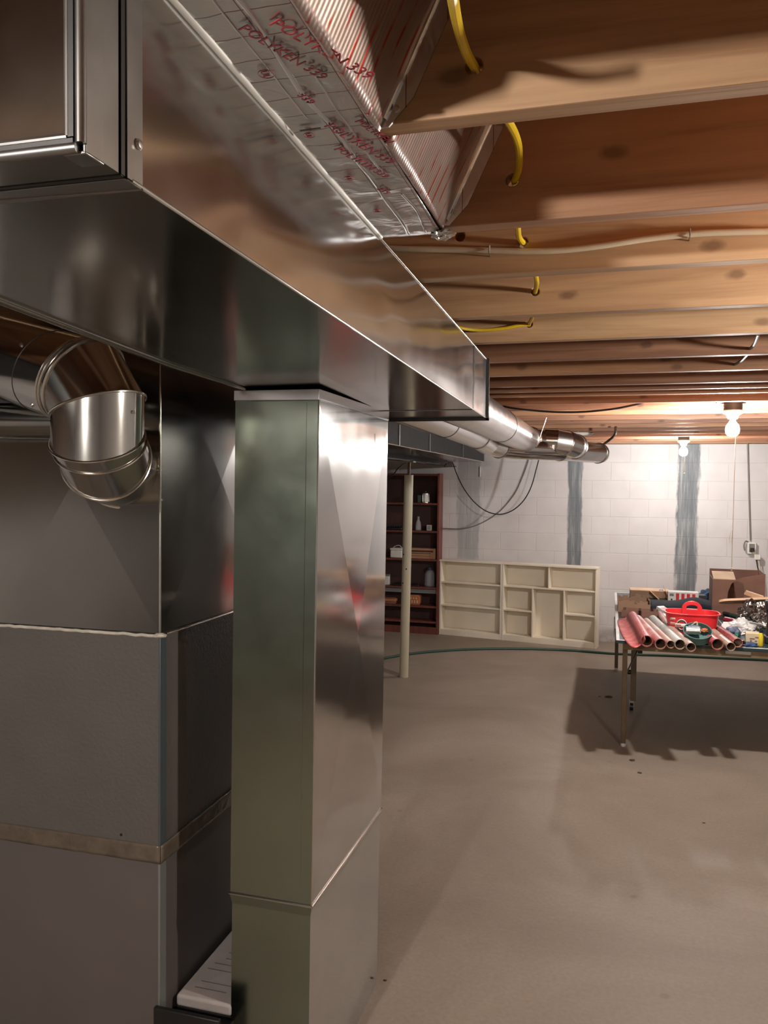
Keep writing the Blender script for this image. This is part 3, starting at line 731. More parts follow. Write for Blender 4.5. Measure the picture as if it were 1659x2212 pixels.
# ------------------------------------------------------------------ vent pipe with gored elbows
def miter_pipe(path, r, names, mat, parent, seg=40, beads=(), bead_r=.0035):
    path = [Vector(p) for p in path]; rings = []
    d0 = (path[1] - path[0]).normalized(); ring = circle(path[0], d0, r, seg); rings.append(ring)
    for i in range(1, len(path)):
        d = (path[i] - path[i - 1]).normalized()
        if i < len(path) - 1: n = (d + (path[i + 1] - path[i]).normalized()).normalized()
        else: n = d
        nr = []
        for p in rings[-1]:
            t = (path[i] - p).dot(n) / d.dot(n); nr.append(p + d * t)
        rings.append(nr)
    out = []
    for i in range(len(path) - 1):
        mb = MB().rings([rings[i], rings[i + 1]], cap=False)
        o = mb.build(names[i], mat, parent); out.append(o)
    for i in beads:
        c = sum(rings[i], Vector()) / seg
        MB().tube([c + (p - c) * (1 + .002 / r) for p in rings[i]], bead_r, 8, closed=True).build('rolled_bead', M['bead'], parent)
    return rings, out
vr = .087 * FS
VP_ = [(-2.8, 1.49, .60), (-1.345, 1.487, .283), (-.998, 1.372, .193), (-.965, 1.368, .145), (-.968, 1.370, .082), (-.985, 1.420, .046), (-1.035, 1.52, .034), (-1.072, 1.604, .032)]
VP_ = [(x * FS, y * FS, CAMZ + z * FS) for x, y, z in VP_]
vent = thing('vent_pipe', (-1.2, 1.65, CAMZ), 'round galvanized vent pipe with segmented elbows entering the plenum front', 'pipe')
rings, parts_ = miter_pipe(VP_, vr, ['straight_pipe', 'straight_pipe', 'elbow_segment', 'elbow_segment', 'elbow_segment', 'elbow_segment', 'collar'], M['galv_pipe'], vent, beads=(2, 3, 4, 5), bead_r=.0030)
def extra_bead(i, j, f, r=.0026):
    rg = [a.lerp(b_, f) for a, b_ in zip(rings[i], rings[j])]; c = sum(rg, Vector()) / len(rg)
    MB().tube([c + (p - c) * 1.012 for p in rg], r, 8, closed=True).build('rolled_bead', M['bead'], vent)
extra_bead(1, 2, .955); extra_bead(1, 2, .93); extra_bead(4, 5, .30)
rg = [a.lerp(b_, .70) for a, b_ in zip(rings[1], rings[2])]; c = sum(rg, Vector()) / len(rg)
MB().tube([c + (p - c) * 1.004 for p in rg], .0008, 6, closed=True).build('pipe_lap', M['seam'], vent)
rg = rings[7]; c = sum(rg, Vector()) / len(rg)
MB().tube([c + (p - c) * 1.06 for p in rg], .006, 10, closed=True).build('plenum_collar', M['bead'], vent)
def dot_on(i, j, f, ang, r=.0045):
    rg = [a.lerp(b_, f) for a, b_ in zip(rings[i], rings[j])]; c = sum(rg, Vector()) / len(rg)
    best = min(rg, key=lambda p: (p - c).normalized().dot(-Vector(ang).normalized())); n = (best - c).normalized()
    MB().tube([best - n * .001, best + n * .003], r, 10).build('screw', M['screw'], vent)
dot_on(1, 2, .66, (.05, -1, .45)); dot_on(1, 2, .84, (-.15, -.55, -1)); dot_on(3, 4, .35, (1, -.15, 0)); dot_on(6, 7, .5, (1, -.1, -.1), .003)
gy = 1.53 * FS
gasp = thing('gas_pipe', (-1.8, gy, CAMZ + .16), 'dark pipe running behind the vent pipe in front of the plenum', 'pipe')
MB().tube([(-3.6, gy, CAMZ + .20), (-1.33, gy, CAMZ + .155)], .048, 20).build('pipe', M['galv_dark'], gasp)
MB().tube([(-1.335, gy, CAMZ + .155), (-1.312, gy + .02, CAMZ + .155), (-1.312, FY0 + .002, CAMZ + .155)], .052, 20, smooth=4).build('elbow', M['galv_dark'], gasp)

# ------------------------------------------------------------------ filter and its black rack between furnace and drop
zf = CAMZ - 1.205 * FS
rack = thing('filter_rack', (-1.08, 1.95, 0), 'black filter rack on the floor between the furnace and drop duct', 'rack')
MB().box(FX1 + .004, DX0 - .004, 2.0, 2.58, .0, zf - .034).build('frame', M['iron'], rack, bev=.002)
MB().box(FX1 - .012, DX0 + .0, FY0 - .016, FY0 - .002, zf - .20, zf + .012).build('front_rail', M['black'], rack, bev=.003)
MB().box(FX1 + .004, DX0 - .0, FY0 - .002, 2.0, zf - .20, zf - .045).build('front_rail', M['black'], rack, bev=.003)
filt = thing('air_filter', (-1.07, 2.25, zf - .033), 'white printed air filter lying in the black rack beside the furnace', 'filter')
fr = MB().box(FX1 + .008, DX0 - .006, 1.985, 2.56, zf - .033, zf).build('filter_body', M['filter'], filt, bev=.008, bseg=3)
random.seed(3)
for k in range(16):
    y = 2.03 + k * .030; x0 = FX1 + .035 + random.random() * .03; x1 = min(DX0 - .02, x0 + .05 + random.random() * .09)
    if k % 5 != 2: MB().box(x0, x1, y, y + .004, zf - .0005, zf + .0004).build('printed_line', M['grey_cable'], filt)

# ================================================================== ROUND BRANCH DUCTS FROM THE TRUNK END
r1 = .089
rd1 = thing('round_duct', (-.576, 4.2, CAMZ + .32), 'larger bright round duct leaving the trunk end toward the far wall', 'duct', 'round branch ducts')
p1 = [(-.576, YE, CAMZ + .318), (-.576, 4.35, CAMZ + .320), (-.576, 5.70, CAMZ + .322), (-.556, 5.80, CAMZ + .322), (-.485, 5.87, CAMZ + .320), (-.385, 5.888, CAMZ + .316), (-.312, 5.912, CAMZ + .304), (-.268, 5.98, CAMZ + .290), (-.255, 6.05, CAMZ + .285)]
rg1, ps = miter_pipe(p1, r1, ['pipe_section', 'pipe_section', 'elbow_segment', 'elbow_segment', 'elbow_segment', 'elbow_segment', 'elbow_segment', 'collar'], M['galv_round'], rd1, beads=(2, 3, 5, 6, 8), bead_r=.004)
for k in (3, 4): ps[k].data.materials[0] = M['galv_pipe']; part_label(ps[k], 'darker reflective elbow segment')
MB().tube([p for p in rg1[1]], .0022, 6, closed=True).build('pipe_lap', M['seam'], rd1)
def hanger(y, x, z, r, parent, slant=.03):
    MB().tube([Vector((x + (r + .003) * math.cos(a), y, z + (r + .003) * math.sin(a))) for a in [math.pi * (1.0 + k / 16) for k in range(17)]], .0022, 6).build('hanger_strap', M['screw'], parent)
    MB().tube([(x + r + .003, y, z), (x + r + slant, y, JZ - .001)], .0020, 6).build('hanger_strap', M['screw'], parent)
hanger(5.70, -.576, CAMZ + .322, r1, rd1, .05)
lb = MB()
ax = (Vector(p1[5]) - Vector(p1[4])).normalized(); c0 = Vector(p1[4]).lerp(Vector(p1[5]), .45)
u_ = Vector((0, 0, -1)); sd = ax.cross(u_).normalized(); sd = sd if sd.y < 0 else -sd
def lab(w0, w1, a0, a1):
    vs = []
    for k in range(7):
        a = a0 + (a1 - a0) * k / 6
        n = sd * math.cos(a) + u_ * math.sin(a)
        for w in (w0, w1): vs.append(c0 + ax * w + n * (r1 + .0012))
    return MB().add(vs, [[2 * k, 2 * k + 1, 2 * k + 3, 2 * k + 2] for k in range(6)])
lab(-.045, .022, .45, .85).build('sticker', M['red_ink'], rd1); lab(.024, .040, .35, .8).build('sticker', M['white_plastic'], rd1)
r2 = .078
rd2 = thing('round_duct', (-.79, 4.0, CAMZ + .31), 'smaller round duct running left of and below the larger one, then bending right', 'duct', 'round branch ducts')
p2 = [(-.79, YE, CAMZ + .312), (-.79, 3.9, CAMZ + .309), (-.79, 4.9, CAMZ + .300), (-.785, 5.28, CAMZ + .277), (-.735, 5.50, CAMZ + .262), (-.63, 5.66, CAMZ + .258), (-.36, 5.98, CAMZ + .258), (-.10, 6.56, CAMZ + .258), (-.085, 6.592, CAMZ + .258)]
rg2, ps2 = miter_pipe(p2, r2, ['pipe_section', 'pipe_section', 'elbow_segment', 'elbow_segment', 'elbow_segment', 'elbow_segment', 'pipe_section', 'collar'], M['galv_round'], rd2, beads=(2, 4, 6, 7), bead_r=.0035)
for k in (3, 4, 5): ps2[k].data.materials[0] = M['galv_pipe']; part_label(ps2[k], 'darker reflective elbow segment')
MB().tube([p for p in rg2[1]], .0022, 6, closed=True).build('pipe_lap', M['seam'], rd2)
ecp = MB(); ecp.rings([rg2[8], rg2[8]], cap=True); ecp.build('end_cap', M['galv_pipe'], rd2)
hanger(5.0, -.79, CAMZ + .303, r2, rd2, .02)
c7 = sum(rg2[7], Vector()) / len(rg2[7])
MB().tube([c7 + Vector((.03, .02, .06)), c7 + Vector((.12, .05, .14)), Vector((c7.x + .13, c7.y + .05, JZ))], .010, 8, smooth=4).build('hanger_strap', M['galv_dark'], rd2)

# ------------------------------------------------------------------ second long duct beside the girder
SX0, SX1, SZ0, SY0, SY1 = -1.70, -1.31, CAMZ + .245, 3.0, 8.6
sd_ = thing('return_duct', (-1.5, 5.8, SZ0), 'long dark rectangular return duct running beside the girder to the far wall', 'duct')
def sbox(x0, x1, y0, y1, z0, z1): return MB().box(x0, x1, y0, y1, z0, z1)
ys = [SY0, 4.25, 5.0, 5.9, 7.3, SY1]
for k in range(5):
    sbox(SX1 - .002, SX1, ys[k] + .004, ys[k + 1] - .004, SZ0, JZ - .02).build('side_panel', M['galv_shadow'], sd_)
for k in range(4):
    sbox(SX1 - .004, SX1 + .006, ys[k + 1] - .012, ys[k + 1] + .012, SZ0, JZ - .02).build('joint_strip', M['seam'], sd_)
sbox(SX0, SX1, SY0, SY1, SZ0, SZ0 + .002).build('bottom_panel', M['galv_bottom'], sd_)
sbox(SX0, SX0 + .002, SY0, SY1, SZ0, JZ - .02).build('side_panel', M['galv_dark'], sd_)
sbox(SX0, SX1, SY0, SY1, JZ - .022, JZ - .02).build('top_panel', M['galv_dark'], sd_)
sbox(SX0, SX1, SY1 - .002, SY1, SZ0, JZ - .02).build('end_cap', M['galv_dark'], sd_)
sbox(SX0, SX1, SY0, SY0 + .002, SZ0, JZ - .02).build('end_cap', M['galv_dark'], sd_)
MB().tube([(SX1, SY0, SZ0), (SX1, SY1, SZ0)], .004, 8).build('corner_seam', M['bead'], sd_)

# ------------------------------------------------------------------ steel girder and post
GX = -1.80; GZ0 = CAMZ + .205
gd = MB(); gz1 = JZ - .003
gd.box(GX - .05, GX + .05, YB + .01, YF - .004, GZ0, GZ0 + .010); gd.box(GX - .05, GX + .05, YB + .01, YF - .004, gz1 - .010, gz1); gd.box(GX - .004, GX + .004, YB + .01, YF - .004, GZ0 + .010, gz1 - .010)
tag(gd.build('steel_girder', M['iron'], flat=True), 'black steel girder under the joists, carried by the cream post', 'girder')
post = thing('support_post', (PZ(872, 1462, 0).x, PZ(872, 1462, 0).y, 0), 'cream round steel support post standing on the floor before the bookcase', 'post')
px_, py_ = post.location.x, post.location.y
tx, ty = px_ + .024, py_ + .02   # the post leans a hair
def lean(z): return Vector((px_ + (tx - px_) * z / GZ0, py_ + (ty - py_) * z / GZ0, z))
zt_ = GZ0 - .125
MB().tube([lean(0.0), lean(zt_)], .041, 28).build('tube', M['post'], post)
MB().tube([lean(zt_), lean(GZ0 - .012)], .014, 14).build('jack_screw', M['table_leg'], post)
MB().box(tx - .075, tx + .05, ty - .05, ty + .05, GZ0 - .012, GZ0 - .001).build('top_plate', M['post'], post)
for (z, a) in ((1.115, -.55), (.985, -.30 + .5), (.855, -.55)):
    c = lean(z); n = Vector((math.sin(a), -math.cos(a), 0)); MB().tube([c + n * .0395, c + n * .0418], .007, 12).build('pin_hole', M['black'], post)

# ================================================================== BOOKCASES
by0 = 9.140; bx1 = -1.903; bx0 = bx1 - .92; bh = 1.875
bc = thing('bookcase', ((bx0 + bx1) / 2, by0 + .1, 0), 'tall reddish-brown bookcase against the far wall behind the cream post', 'bookcase')
B_ = M['bookcase']
MB().box(bx1 - .022, bx1, by0, YF - .004, 0, bh).build('side_panel', B_, bc, bev=.001)
MB().box(bx0, bx0 + .022, by0, YF - .004, 0, bh).build('side_panel', B_, bc, bev=.001)
MB().box(bx0 + .022, bx1 - .022, YF - .012, YF - .005, .02, bh - .01).build('back_panel', M['bookcase_back'], bc)
MB().box(bx0 + .022, bx1 - .022, by0 + .004, YF - .012, bh - .028, bh - .004).build('top_board', B_, bc)
shz = [PY(905, y, by0).z for y in (1086.5, 1146.5, 1207.5, 1268, 1308.5, 1341.5)]
for z in shz: MB().box(bx0 + .022, bx1 - .022, by0 + .006, YF - .012, z - .022, z).build('shelf', B_, bc, bev=.001)
MB().box(bx0 + .022, bx1 - .022, by0 + .003, by0 + .02, .0, .082).build('kick_board', B_, bc)
MB().box(bx0 + .022, bx1 - .022, by0 + .03, by0 + .045, shz[3] - .075, shz[3] - .03).build('light_strip', M['corner'], bc)
ax_ = PY(949, 1371, 9.15)
def tilt(): pass
BA = PZ(947.9, 1370, 0); BB = PZ(1287, 1402, 0); ang = math.atan2(BB.y - BA.y, BB.x - BA.x)
tot = (BB - BA).length
WH, WD = .875, .17
def white_case(u0, u1, label, dividers):
    base = BA + (BB - BA).normalized() * u0
    t = thing('low_bookcase', (base.x, base.y, 0), label, 'bookcase', 'cream bookcases', rz=ang)
    w = u1 - u0; th = .018; W_ = M['white_paint']
    def p(name, *a): return MB().box(*a).build(name, W_, t, world=False, bev=.0012)
    p('side_panel', 0, th, 0, WD, 0, WH - th); p('side_panel', w - th, w, 0, WD, 0, WH - th)
    p('top_board', -.004, w + .004, -.006, WD, WH - th, WH); p('back_panel', th, w - th, WD - .008, WD - .001, .02, WH - th)
    p('bottom_shelf', th, w - th, .004, WD - .008, .045, .063); p('kick_board', th, w - th, .002, .016, 0, .045)
    for d in dividers:
        if d[0] == 'h':
            _, z, a, b_ = d; p('shelf', th + (w - 2 * th) * a + (.007 if a > 0 else 0), th + (w - 2 * th) * b_ - (.007 if b_ < 1 else 0), .006, WD - .008, z * WH - .008, z * WH + .008)
        else:
            _, x, a, b_ = d; xx = th + (w - 2 * th) * x; p('divider', xx - .007, xx + .007, .006, WD - .008, a, b_)
    return t
cut = tot * .418
zA, zB = .700, .395
white_case(0, cut - .003, 'cream low bookcase with three plain shelves, next to the reddish bookcase', [('h', zA, 0, 1), ('h', zB, 0, 1)])
white_case(cut, tot, 'cream low bookcase divided into six uneven compartments', [('h', zA, 0, 1), ('v', .5, zA * WH + .008, WH - .018), ('v', .325, .063, zA * WH - .008), ('v', .67, .063, zA * WH - .008), ('h', zB, 0, .325), ('h', zB, .67, 1)])

# ---- things on the tall bookcase
def onshelf(px, k, dy=.05): p = PY(px, 1200, by0 + dy); return Vector((p.x, by0 + dy, shz[k] + .0005))
p = onshelf(918, 0, .07); s_ = 5.1e-3
t = thing('glass_lantern_jar', p, 'silver and white lidded lantern jar on the top shelf of the tall bookcase', 'jar')
MB().lathe([(.040, .0), (.040, .012), (.036, .018), (.038, .022), (.038, .098), (.036, .102), (.036, .012), (.0, .012)], p, 20).build('jar_body', M['porcelain'], t)
for k in range(8): a_ = 2 * math.pi * k / 8; MB().tube([(p.x + .0395 * math.cos(a_), p.y + .0395 * math.sin(a_), p.z + .014), (p.x + .0395 * math.cos(a_), p.y + .0395 * math.sin(a_), p.z + .100)], .003, 8).build('silver_rib', M['screw'], t)
MB().lathe([(.041, .100), (.041, .112), (.026, .122), (.010, .126), (.008, .136), (.0, .138)], p, 20).build('lid', M['screw'], t)
MB().lathe([(.043, .0), (.043, .010), (.041, .012)], p, 20).build('base_rim', M['screw'], t)
p = onshelf(905, 0, .11); t = thing('drinking_glass', p, 'green tinted glass behind the lantern jar on the top shelf', 'glass')
MB().lathe([(.026, 0), (.030, .09), (.027, .09), (.024, .006), (.0, .006)], p, 18).build('glass_body', M['green_glass'], t)
p = onshelf(903, 1, .06); t = thing('glass_bottle', p, 'clear glass bottle on the second shelf of the tall bookcase', 'bottle')
MB().lathe([(.030, 0), (.034, .006), (.034, .05), (.031, .062), (.033, .075), (.026, .10), (.013, .125), (.012, .150), (.017, .156), (.017, .163), (.010, .163), (.010, .126), (.022, .1), (.029, .07), (.030, .008), (.0, .008)], p, 20).build('bottle_body', M['glass'], t)
p = onshelf(926, 1, .05); t = thing('small_clock', p, 'small square white clock beside the clear bottle on the second shelf', 'clock')
MB().box(p.x - .031, p.x + .031, p.y, p.y + .02, p.z, p.z + .068).build('case', M['white_plastic'], t, bev=.007, bseg=3)
MB().box(p.x - .022, p.x + .020, p.y - .001, p.y + .001, p.z + .012, p.z + .056).build('display', plain('pale_green_display', (.36, .40, .33), .3), t)
p = onshelf(851, 1, .08); t = thing('black_tray', p, 'flat black tray at the left of the second shelf', 'tray')
MB().box(p.x - .10, p.x + .11, p.y - .05, p.y + .06, p.z, p.z + .030).build('tray_body', M['black'], t, bev=.01, bseg=3)
for k in range(6): MB().box(p.x - .085 + k * .03, p.x - .07 + k * .03, p.y - .045, p.y + .05, p.z + .030, p.z + .042).build('tray_rib', M['black'], t, bev=.003)
p = onshelf(856, 2, .05); t = thing('white_tin', p, 'white lidded tin with a carrying handle on the third shelf', 'tin')
MB().box(p.x - .070, p.x + .075, p.y - .02, p.y + .09, p.z, p.z + .090).build('tin_body', M['white_plastic'], t, bev=.012, bseg=3)
MB().box(p.x - .074, p.x + .079, p.y - .024, p.y + .094, p.z + .091, p.z + .115).build('lid', M['white_plastic'], t, bev=.008, bseg=3)
MB().tube([(p.x - .05, p.y + .03, p.z + .112), (p.x - .02, p.y + .03, p.z + .135), (p.x + .03, p.y + .03, p.z + .145), (p.x + .065, p.y + .03, p.z + .112)], .004, 8, smooth=5).build('handle', M['white_plastic'], t)
a, b_ = onshelf(884, 2, .04), onshelf(941, 2, .04); t = thing('cardboard_carton', ((a.x + b_.x) / 2, a.y, a.z), 'flat brown printed carton on the third shelf of the tall bookcase', 'carton')
MB().box(a.x, b_.x, a.y, a.y + .14, a.z, a.z + .122).build('carton_body', plain('tan_carton', (.42, .235, .13), .75, 0, .08, 10), t, bev=.003)
MB().box(a.x + .01, b_.x - .03, a.y - .0008, a.y + .001, a.z + .078, a.z + .098).build('printed_line', M['bookcase_back'], t)
for z in (.03, .058, .064): MB().box(a.x + .02, b_.x - .06, a.y - .0008, a.y + .001, a.z + z, a.z + z + .004).build('printed_line', M['bookcase_back'], t)
p = onshelf(929, 3, .09); t = thing('clear_jug', p, 'large clear bluish bottle on the fourth shelf of the tall bookcase', 'jug')
MB().lathe([(.056, 0), (.062, .008), (.062, .045), (.058, .052), (.062, .060), (.062, .095), (.058, .102), (.062, .110), (.060, .15), (.042, .185), (.030, .195), (.030, .215), (.026, .215), (.026, .19), (.055, .148), (.056, .01), (.0, .01)], p, 24).build('jug_body', M['blue_glass'], t)
MB().lathe([(.033, .196), (.033, .228), (.0, .230)], p, 20).build('cap', plain('dark_blue_cap', (.02, .03, .06), .4), t)
p = onshelf(838, 3, .05); t = thing('small_canister', p, 'small white and blue-grey canister at the left of the fourth shelf', 'canister')
MB().box(p.x - .05, p.x + .015, p.y, p.y + .06, p.z, p.z + .105).build('canister_body', M['white_plastic'], t, bev=.006)
MB().box(p.x - .052, p.x + .017, p.y - .002, p.y + .062, p.z + .104, p.z + .125).build('cap', M['grey_cable'], t, bev=.004)
for (pxx, lab_, w) in ((860, 'flat black object beside the white canister on the fourth shelf', .07), (896, 'flat black object in the middle of the fourth shelf, near the clear jug', .06)):
    p = onshelf(pxx, 3, .06); t = thing('flat_black_case', p, lab_, 'case')
    MB().box(p.x - w, p.x + w, p.y - .03, p.y + .06, p.z, p.z + .022).build('case_body', M['black'], t, bev=.006)
    MB().box(p.x - w * .4, p.x + w * .5, p.y - .01, p.y + .05, p.z + .022, p.z + .034).build('case_lid', M['black'], t, bev=.004)
p = onshelf(846, 4, .06); t = thing('terracotta_tray', p, 'terracotta tray on the fifth shelf left of the post', 'tray')
MB().box(p.x - .09, p.x + .055, p.y - .04, p.y + .06, p.z, p.z + .030).build('base', M['cardboard_dark'], t, bev=.004)
MB().box(p.x - .095, p.x + .065, p.y - .045, p.y + .065, p.z + .030, p.z + .062).build('rim', M['terracotta'], t, bev=.006)
MB().box(p.x - .085, p.x + .05, p.y - .03, p.y + .055, p.z + .062, p.z + .072).build('lid', M['cardboard_dark'], t, bev=.004)
p = onshelf(896, 4, .07); t = thing('patterned_pot', p, 'orange pot with pale arched pattern on the fifth shelf', 'pot')
bp = MB()
for (z0, z1, h0, h1_) in ((0, .02, .056, .062), (.02, .10, .062, .066), (.10, .118, .066, .050)):
    bp.hexa([(p.x - h0 * 1.15, p.y - h0 * .6, p.z + z0), (p.x + h0 * 1.15, p.y - h0 * .6, p.z + z0), (p.x + h0 * 1.15, p.y + h0, p.z + z0), (p.x - h0 * 1.15, p.y + h0, p.z + z0), (p.x - h1_ * 1.15, p.y - h1_ * .6, p.z + z1), (p.x + h1_ * 1.15, p.y - h1_ * .6, p.z + z1), (p.x + h1_ * 1.15, p.y + h1_, p.z + z1), (p.x - h1_ * 1.15, p.y + h1_, p.z + z1)])
bp.build('pot_body', M['terracotta'], t, bev=.006)
for k in range(4):
    x = p.x - .058 + k * .031
    MB().box(x, x + .018, p.y - .0425, p.y - .0385, p.z + .022, p.z + .058).build('pale_panel', M['cardboard_pale'], t, bev=.003)
for k in range(3):
    x = p.x - .042 + k * .032
    MB().box(x, x + .020, p.y - .0425, p.y - .0385, p.z + .068, p.z + .090).build('pale_panel', M['cardboard_pale'], t, bev=.003)

# ------------------------------------------------------------------ hose on the floor
hp = [PZ(x, y, .013) for x, y in ((690, 1462), (760, 1440), (830, 1422), (905, 1410), (1000, 1403), (1100, 1401), (1220, 1404), (1330, 1412), (1440, 1416), (1550, 1421), (1659, 1426), (1760, 1432), (1900, 1436), (2100, 1436))]
tag(MB().tube(hp, .0125, 10, smooth=6).build('garden_hose', M['hose']), 'long green garden hose lying across the floor in front of the cream bookcases', 'hose')

# ================================================================== FOLDING TABLE
TT = .735
tx0, ty0, ty1 = .055, 5.50, 7.98
tx1 = tx0 + 1.525
tab = thing('folding_table', ((tx0 + tx1) / 2, (ty0 + ty1) / 2, 0), 'dark teal folding game table with white border lines, covered in clutter', 'table')
ym = (ty0 + ty1) / 2 + .15
MB().box(tx0, tx1, ty0, ym - .002, TT - .020, TT).build('top_half', M['table_top'], tab, bev=.0015)
MB().box(tx0, tx1, ym + .002, ty1, TT - .020, TT).build('top_half', M['table_top'], tab, bev=.0015)
wl = MB(); lw = .022
for (a, b_, c_, d_) in ((tx0 + .001, tx0 + lw, ty0, ty1), (tx1 - lw, tx1 - .001, ty0, ty1), (tx0 + lw, tx1 - lw, ty0 + .001, ty0 + lw), (tx0 + lw, tx1 - lw, ty1 - lw, ty1 - .001)):
    wl.box(a, b_, c_, d_, TT - .0005, TT + .0008)
wl.build('border_line', M['white_line'], tab)
MB().box(tx0 + .5 * 1.525 - .002, tx0 + .5 * 1.525 + .002, ty0 + lw, ty1 - lw, TT - .0005, TT + .0007).build('centre_line', M['white_line'], tab)
MB().box(tx0 + .045, tx1 - .045, ty0 + .012, ty0 + .032, TT - .062, TT - .0205).build('apron', M['table_wood'], tab, bev=.001)
MB().box(tx0 + .045, tx0 + .063, ty0 + .032, ym - .06, TT - .062, TT - .0205).build('apron', M['table_wood'], tab, bev=.001)
MB().box(tx1 - .063, tx1 - .045, ty0 + .032, ym - .06, TT - .062, TT - .0205).build('apron', M['table_wood'], tab, bev=.001)
MB().box(tx0 + .045, tx0 + .063, ym + .06, ty1 - .032, TT - .062, TT - .0205).build('apron', M['table_wood'], tab, bev=.001)
MB().box(tx1 - .063, tx1 - .045, ym + .06, ty1 - .032, TT - .062, TT - .0205).build('apron', M['table_wood'], tab, bev=.001)
MB().box(tx0 + .045, tx1 - .045, ty1 - .032, ty1 - .012, TT - .062, TT - .0205).build('apron', M['table_wood'], tab, bev=.001)
hx = PY(1594, 1412, ty0 + .01).x
hg = MB().box(hx - .075, hx + .075, ty0 + .004, ty0 + .0125, TT - .045, TT - .024); hgo = hg.build('latch', M['screw'], tab, bev=.001)
def tleg(x, y, foot=True):
    l = MB().box(x - .016, x + .016, y - .016, y + .016, .022 if foot else .0, TT - .021).build('leg', M['table_leg'], tab, bev=.003)
    if foot: MB().lathe([(.0, .0), (.016, .001), (.018, .008), (.018, .024), (.0, .024)], (x, y, 0), 14).build('foot_cap', M['white_plastic'], l)
    return l
lx = PZ(1346, 1612, 0)
tleg(lx.x, lx.y); tleg(tx1 - .06, lx.y); tleg(tx0 + .03, ty1 - .05); tleg(tx1 - .06, ty1 - .05)
def caster_leg(x, y):
    l = MB().box(x - .021, x + .021, y - .012, y + .012, .075, TT - .021).build('leg', M['table_leg'], tab, bev=.003)
    MB().tube([(x - .022, y, .030), (x + .002, y, .030)], .030, 18).build('caster_wheel', M['black'], l)
    MB().box(x - .026, x + .006, y - .006, y + .006, .028, .080).build('caster_fork', M['screw'], l)
    MB().tube([(x - .045, y, .30), (x - .021, y, .30)], .018, 14).build('lock_knob', M['black'], l)
    return l
cp = PZ(1361, 1534, 0)
caster_leg(cp.x + .02, cp.y); caster_leg(tx1 - .2, cp.y)
MB().box(cp.x + .05, cp.x + .085, cp.y + .05, cp.y + .08, .44, TT - .021).build('folded_strut', M['black'], tab, bev=.003)
MB().tube([(lx.x + .02, lx.y + .01, TT - .22), (lx.x + .11, lx.y + .2, TT - .065)], .005, 8).build('brace_rod', M['screw'], tab)
MB().tube([(tx0 - .006, ty0 + 1.0, TT - .16), (tx0 - .006, ty0 + 1.0, TT + .0)], .004, 6).build('side_hook', M['screw'], tab)
MB().tube([(tx0 + .003, ty0 + .5, TT - .1), (tx0 - .004, ty0 + .55, TT - .02)], .003, 6).build('side_hook', M['screw'], tab)

# ---- clutter on the table
def T(px, py, h=0.0): return PZ(px, py, TT + h)
def roll(pa, pb, r, mat, label, core=None, name='wrapping_paper_roll', ra=None):
    """roll lying on the table from far end pa to near end pb (pixel of the axis ends)"""
    a, b_ = T(*pa, r + .0015), T(*pb, r + .0015)
    t = thing(name, (a + b_) / 2 - Vector((0, 0, r + .0015)), label, 'paper roll', 'paper rolls on the table')
    d = (b_ - a).normalized()
    prof_out = [a, b_]
    o = circle(a, d, r, 28), circle(b_, d, r, 28); i_ = circle(a, d, r * .93, 28), circle(b_, d, r * .93, 28)
    mb = MB(); mb.rings([o[0], o[1]], cap=False); mb.rings([i_[1], i_[0]], cap=False)
    mb.rings([o[1], i_[1]], cap=False); mb.rings([i_[0], o[0]], cap=False)
    mb.build('paper', mat, t)
    ci = MB(); c1, c2 = circle(a + d * .005, d, r * .925, 24), circle(b_ - d * .004, d, r * .925, 24); c3, c4 = circle(b_ - d * .004, d, r * .84, 24), circle(a + d * .005, d, r * .84, 24)
    ci.rings([c1, c2, c3, c4], cap=False); ci.build('cardboard_core', core or M['cardboard'], t)
    return t
def paper(name, c1, c2, sc=14.0, rough=.4):
    m, nt, b = nodes_of(name); v = coords(nt)
    n = N(nt, 'ShaderNodeTexNoise', i_Scale=sc, i_Detail=3.0); nt.links.new(v, n.inputs['Vector'])
    nt.links.new(ramp(nt, n.outputs[0], [(.42, c1), (.58, c2)]), b.inputs['Base Color']); b.inputs['Roughness'].default_value = rough
    return m
P_red = paper('red_crinkled_paper', (.42, .075, .085), (.50, .13, .13), 20); P_sheet = paper('bright_red_crinkled_paper', (.50, .07, .08), (.62, .15, .14), 16); P_pink = paper('pink_red_paper', (.62, .40, .36), (.48, .16, .15), 5)
P_white = paper('grey_white_red_paper', (.50, .48, .44), (.50, .28, .22), 4); P_grey = paper('grey_green_paper', (.38, .41, .38), (.52, .52, .48), 9)
P_brown = paper('brown_pink_paper', (.38, .24, .18), (.48, .36, .30), 9); P_gloss = paper('glossy_dark_red_paper', (.28, .06, .07), (.36, .12, .11), 10, .12)
roll((1366, 1331), (1397, 1385), .037, P_red, 'thick red roll with a loose sheet, leftmost on the table', name='red_paper_roll')
roll((1377, 1338), (1427, 1391), .034, P_pink, 'pink and red paper roll just right of the loose red sheet')
roll((1396, 1342), (1449, 1392), .025, P_white, 'thin grey-white paper roll, third from the left table edge')
roll((1410, 1338), (1469, 1392), .032, P_grey, 'grey-green paper roll, fourth from the left table edge')
roll((1437, 1350), (1493, 1398), .028, P_brown, 'brownish paper roll, last of the five left of the teal basket')
roll((1515, 1366), (1550, 1392), .036, P_red, 'short red and tan roll at the front edge right of the teal basket')
roll((1541, 1366), (1579, 1397), .027, P_brown, 'thin tan roll between the short red roll and the glossy dark red roll')
roll((1542, 1352), (1594, 1389), .030, P_gloss, 'glossy dark red roll with a bright streak along it')
roll((1585, 1384), (1606, 1391), .022, P_brown, 'stubby reddish roll behind the glossy dark red roll end')
roll((1425, 1327), (1440, 1349), .024, P_pink, 'pale pink roll lying under the left side of the red caddy')
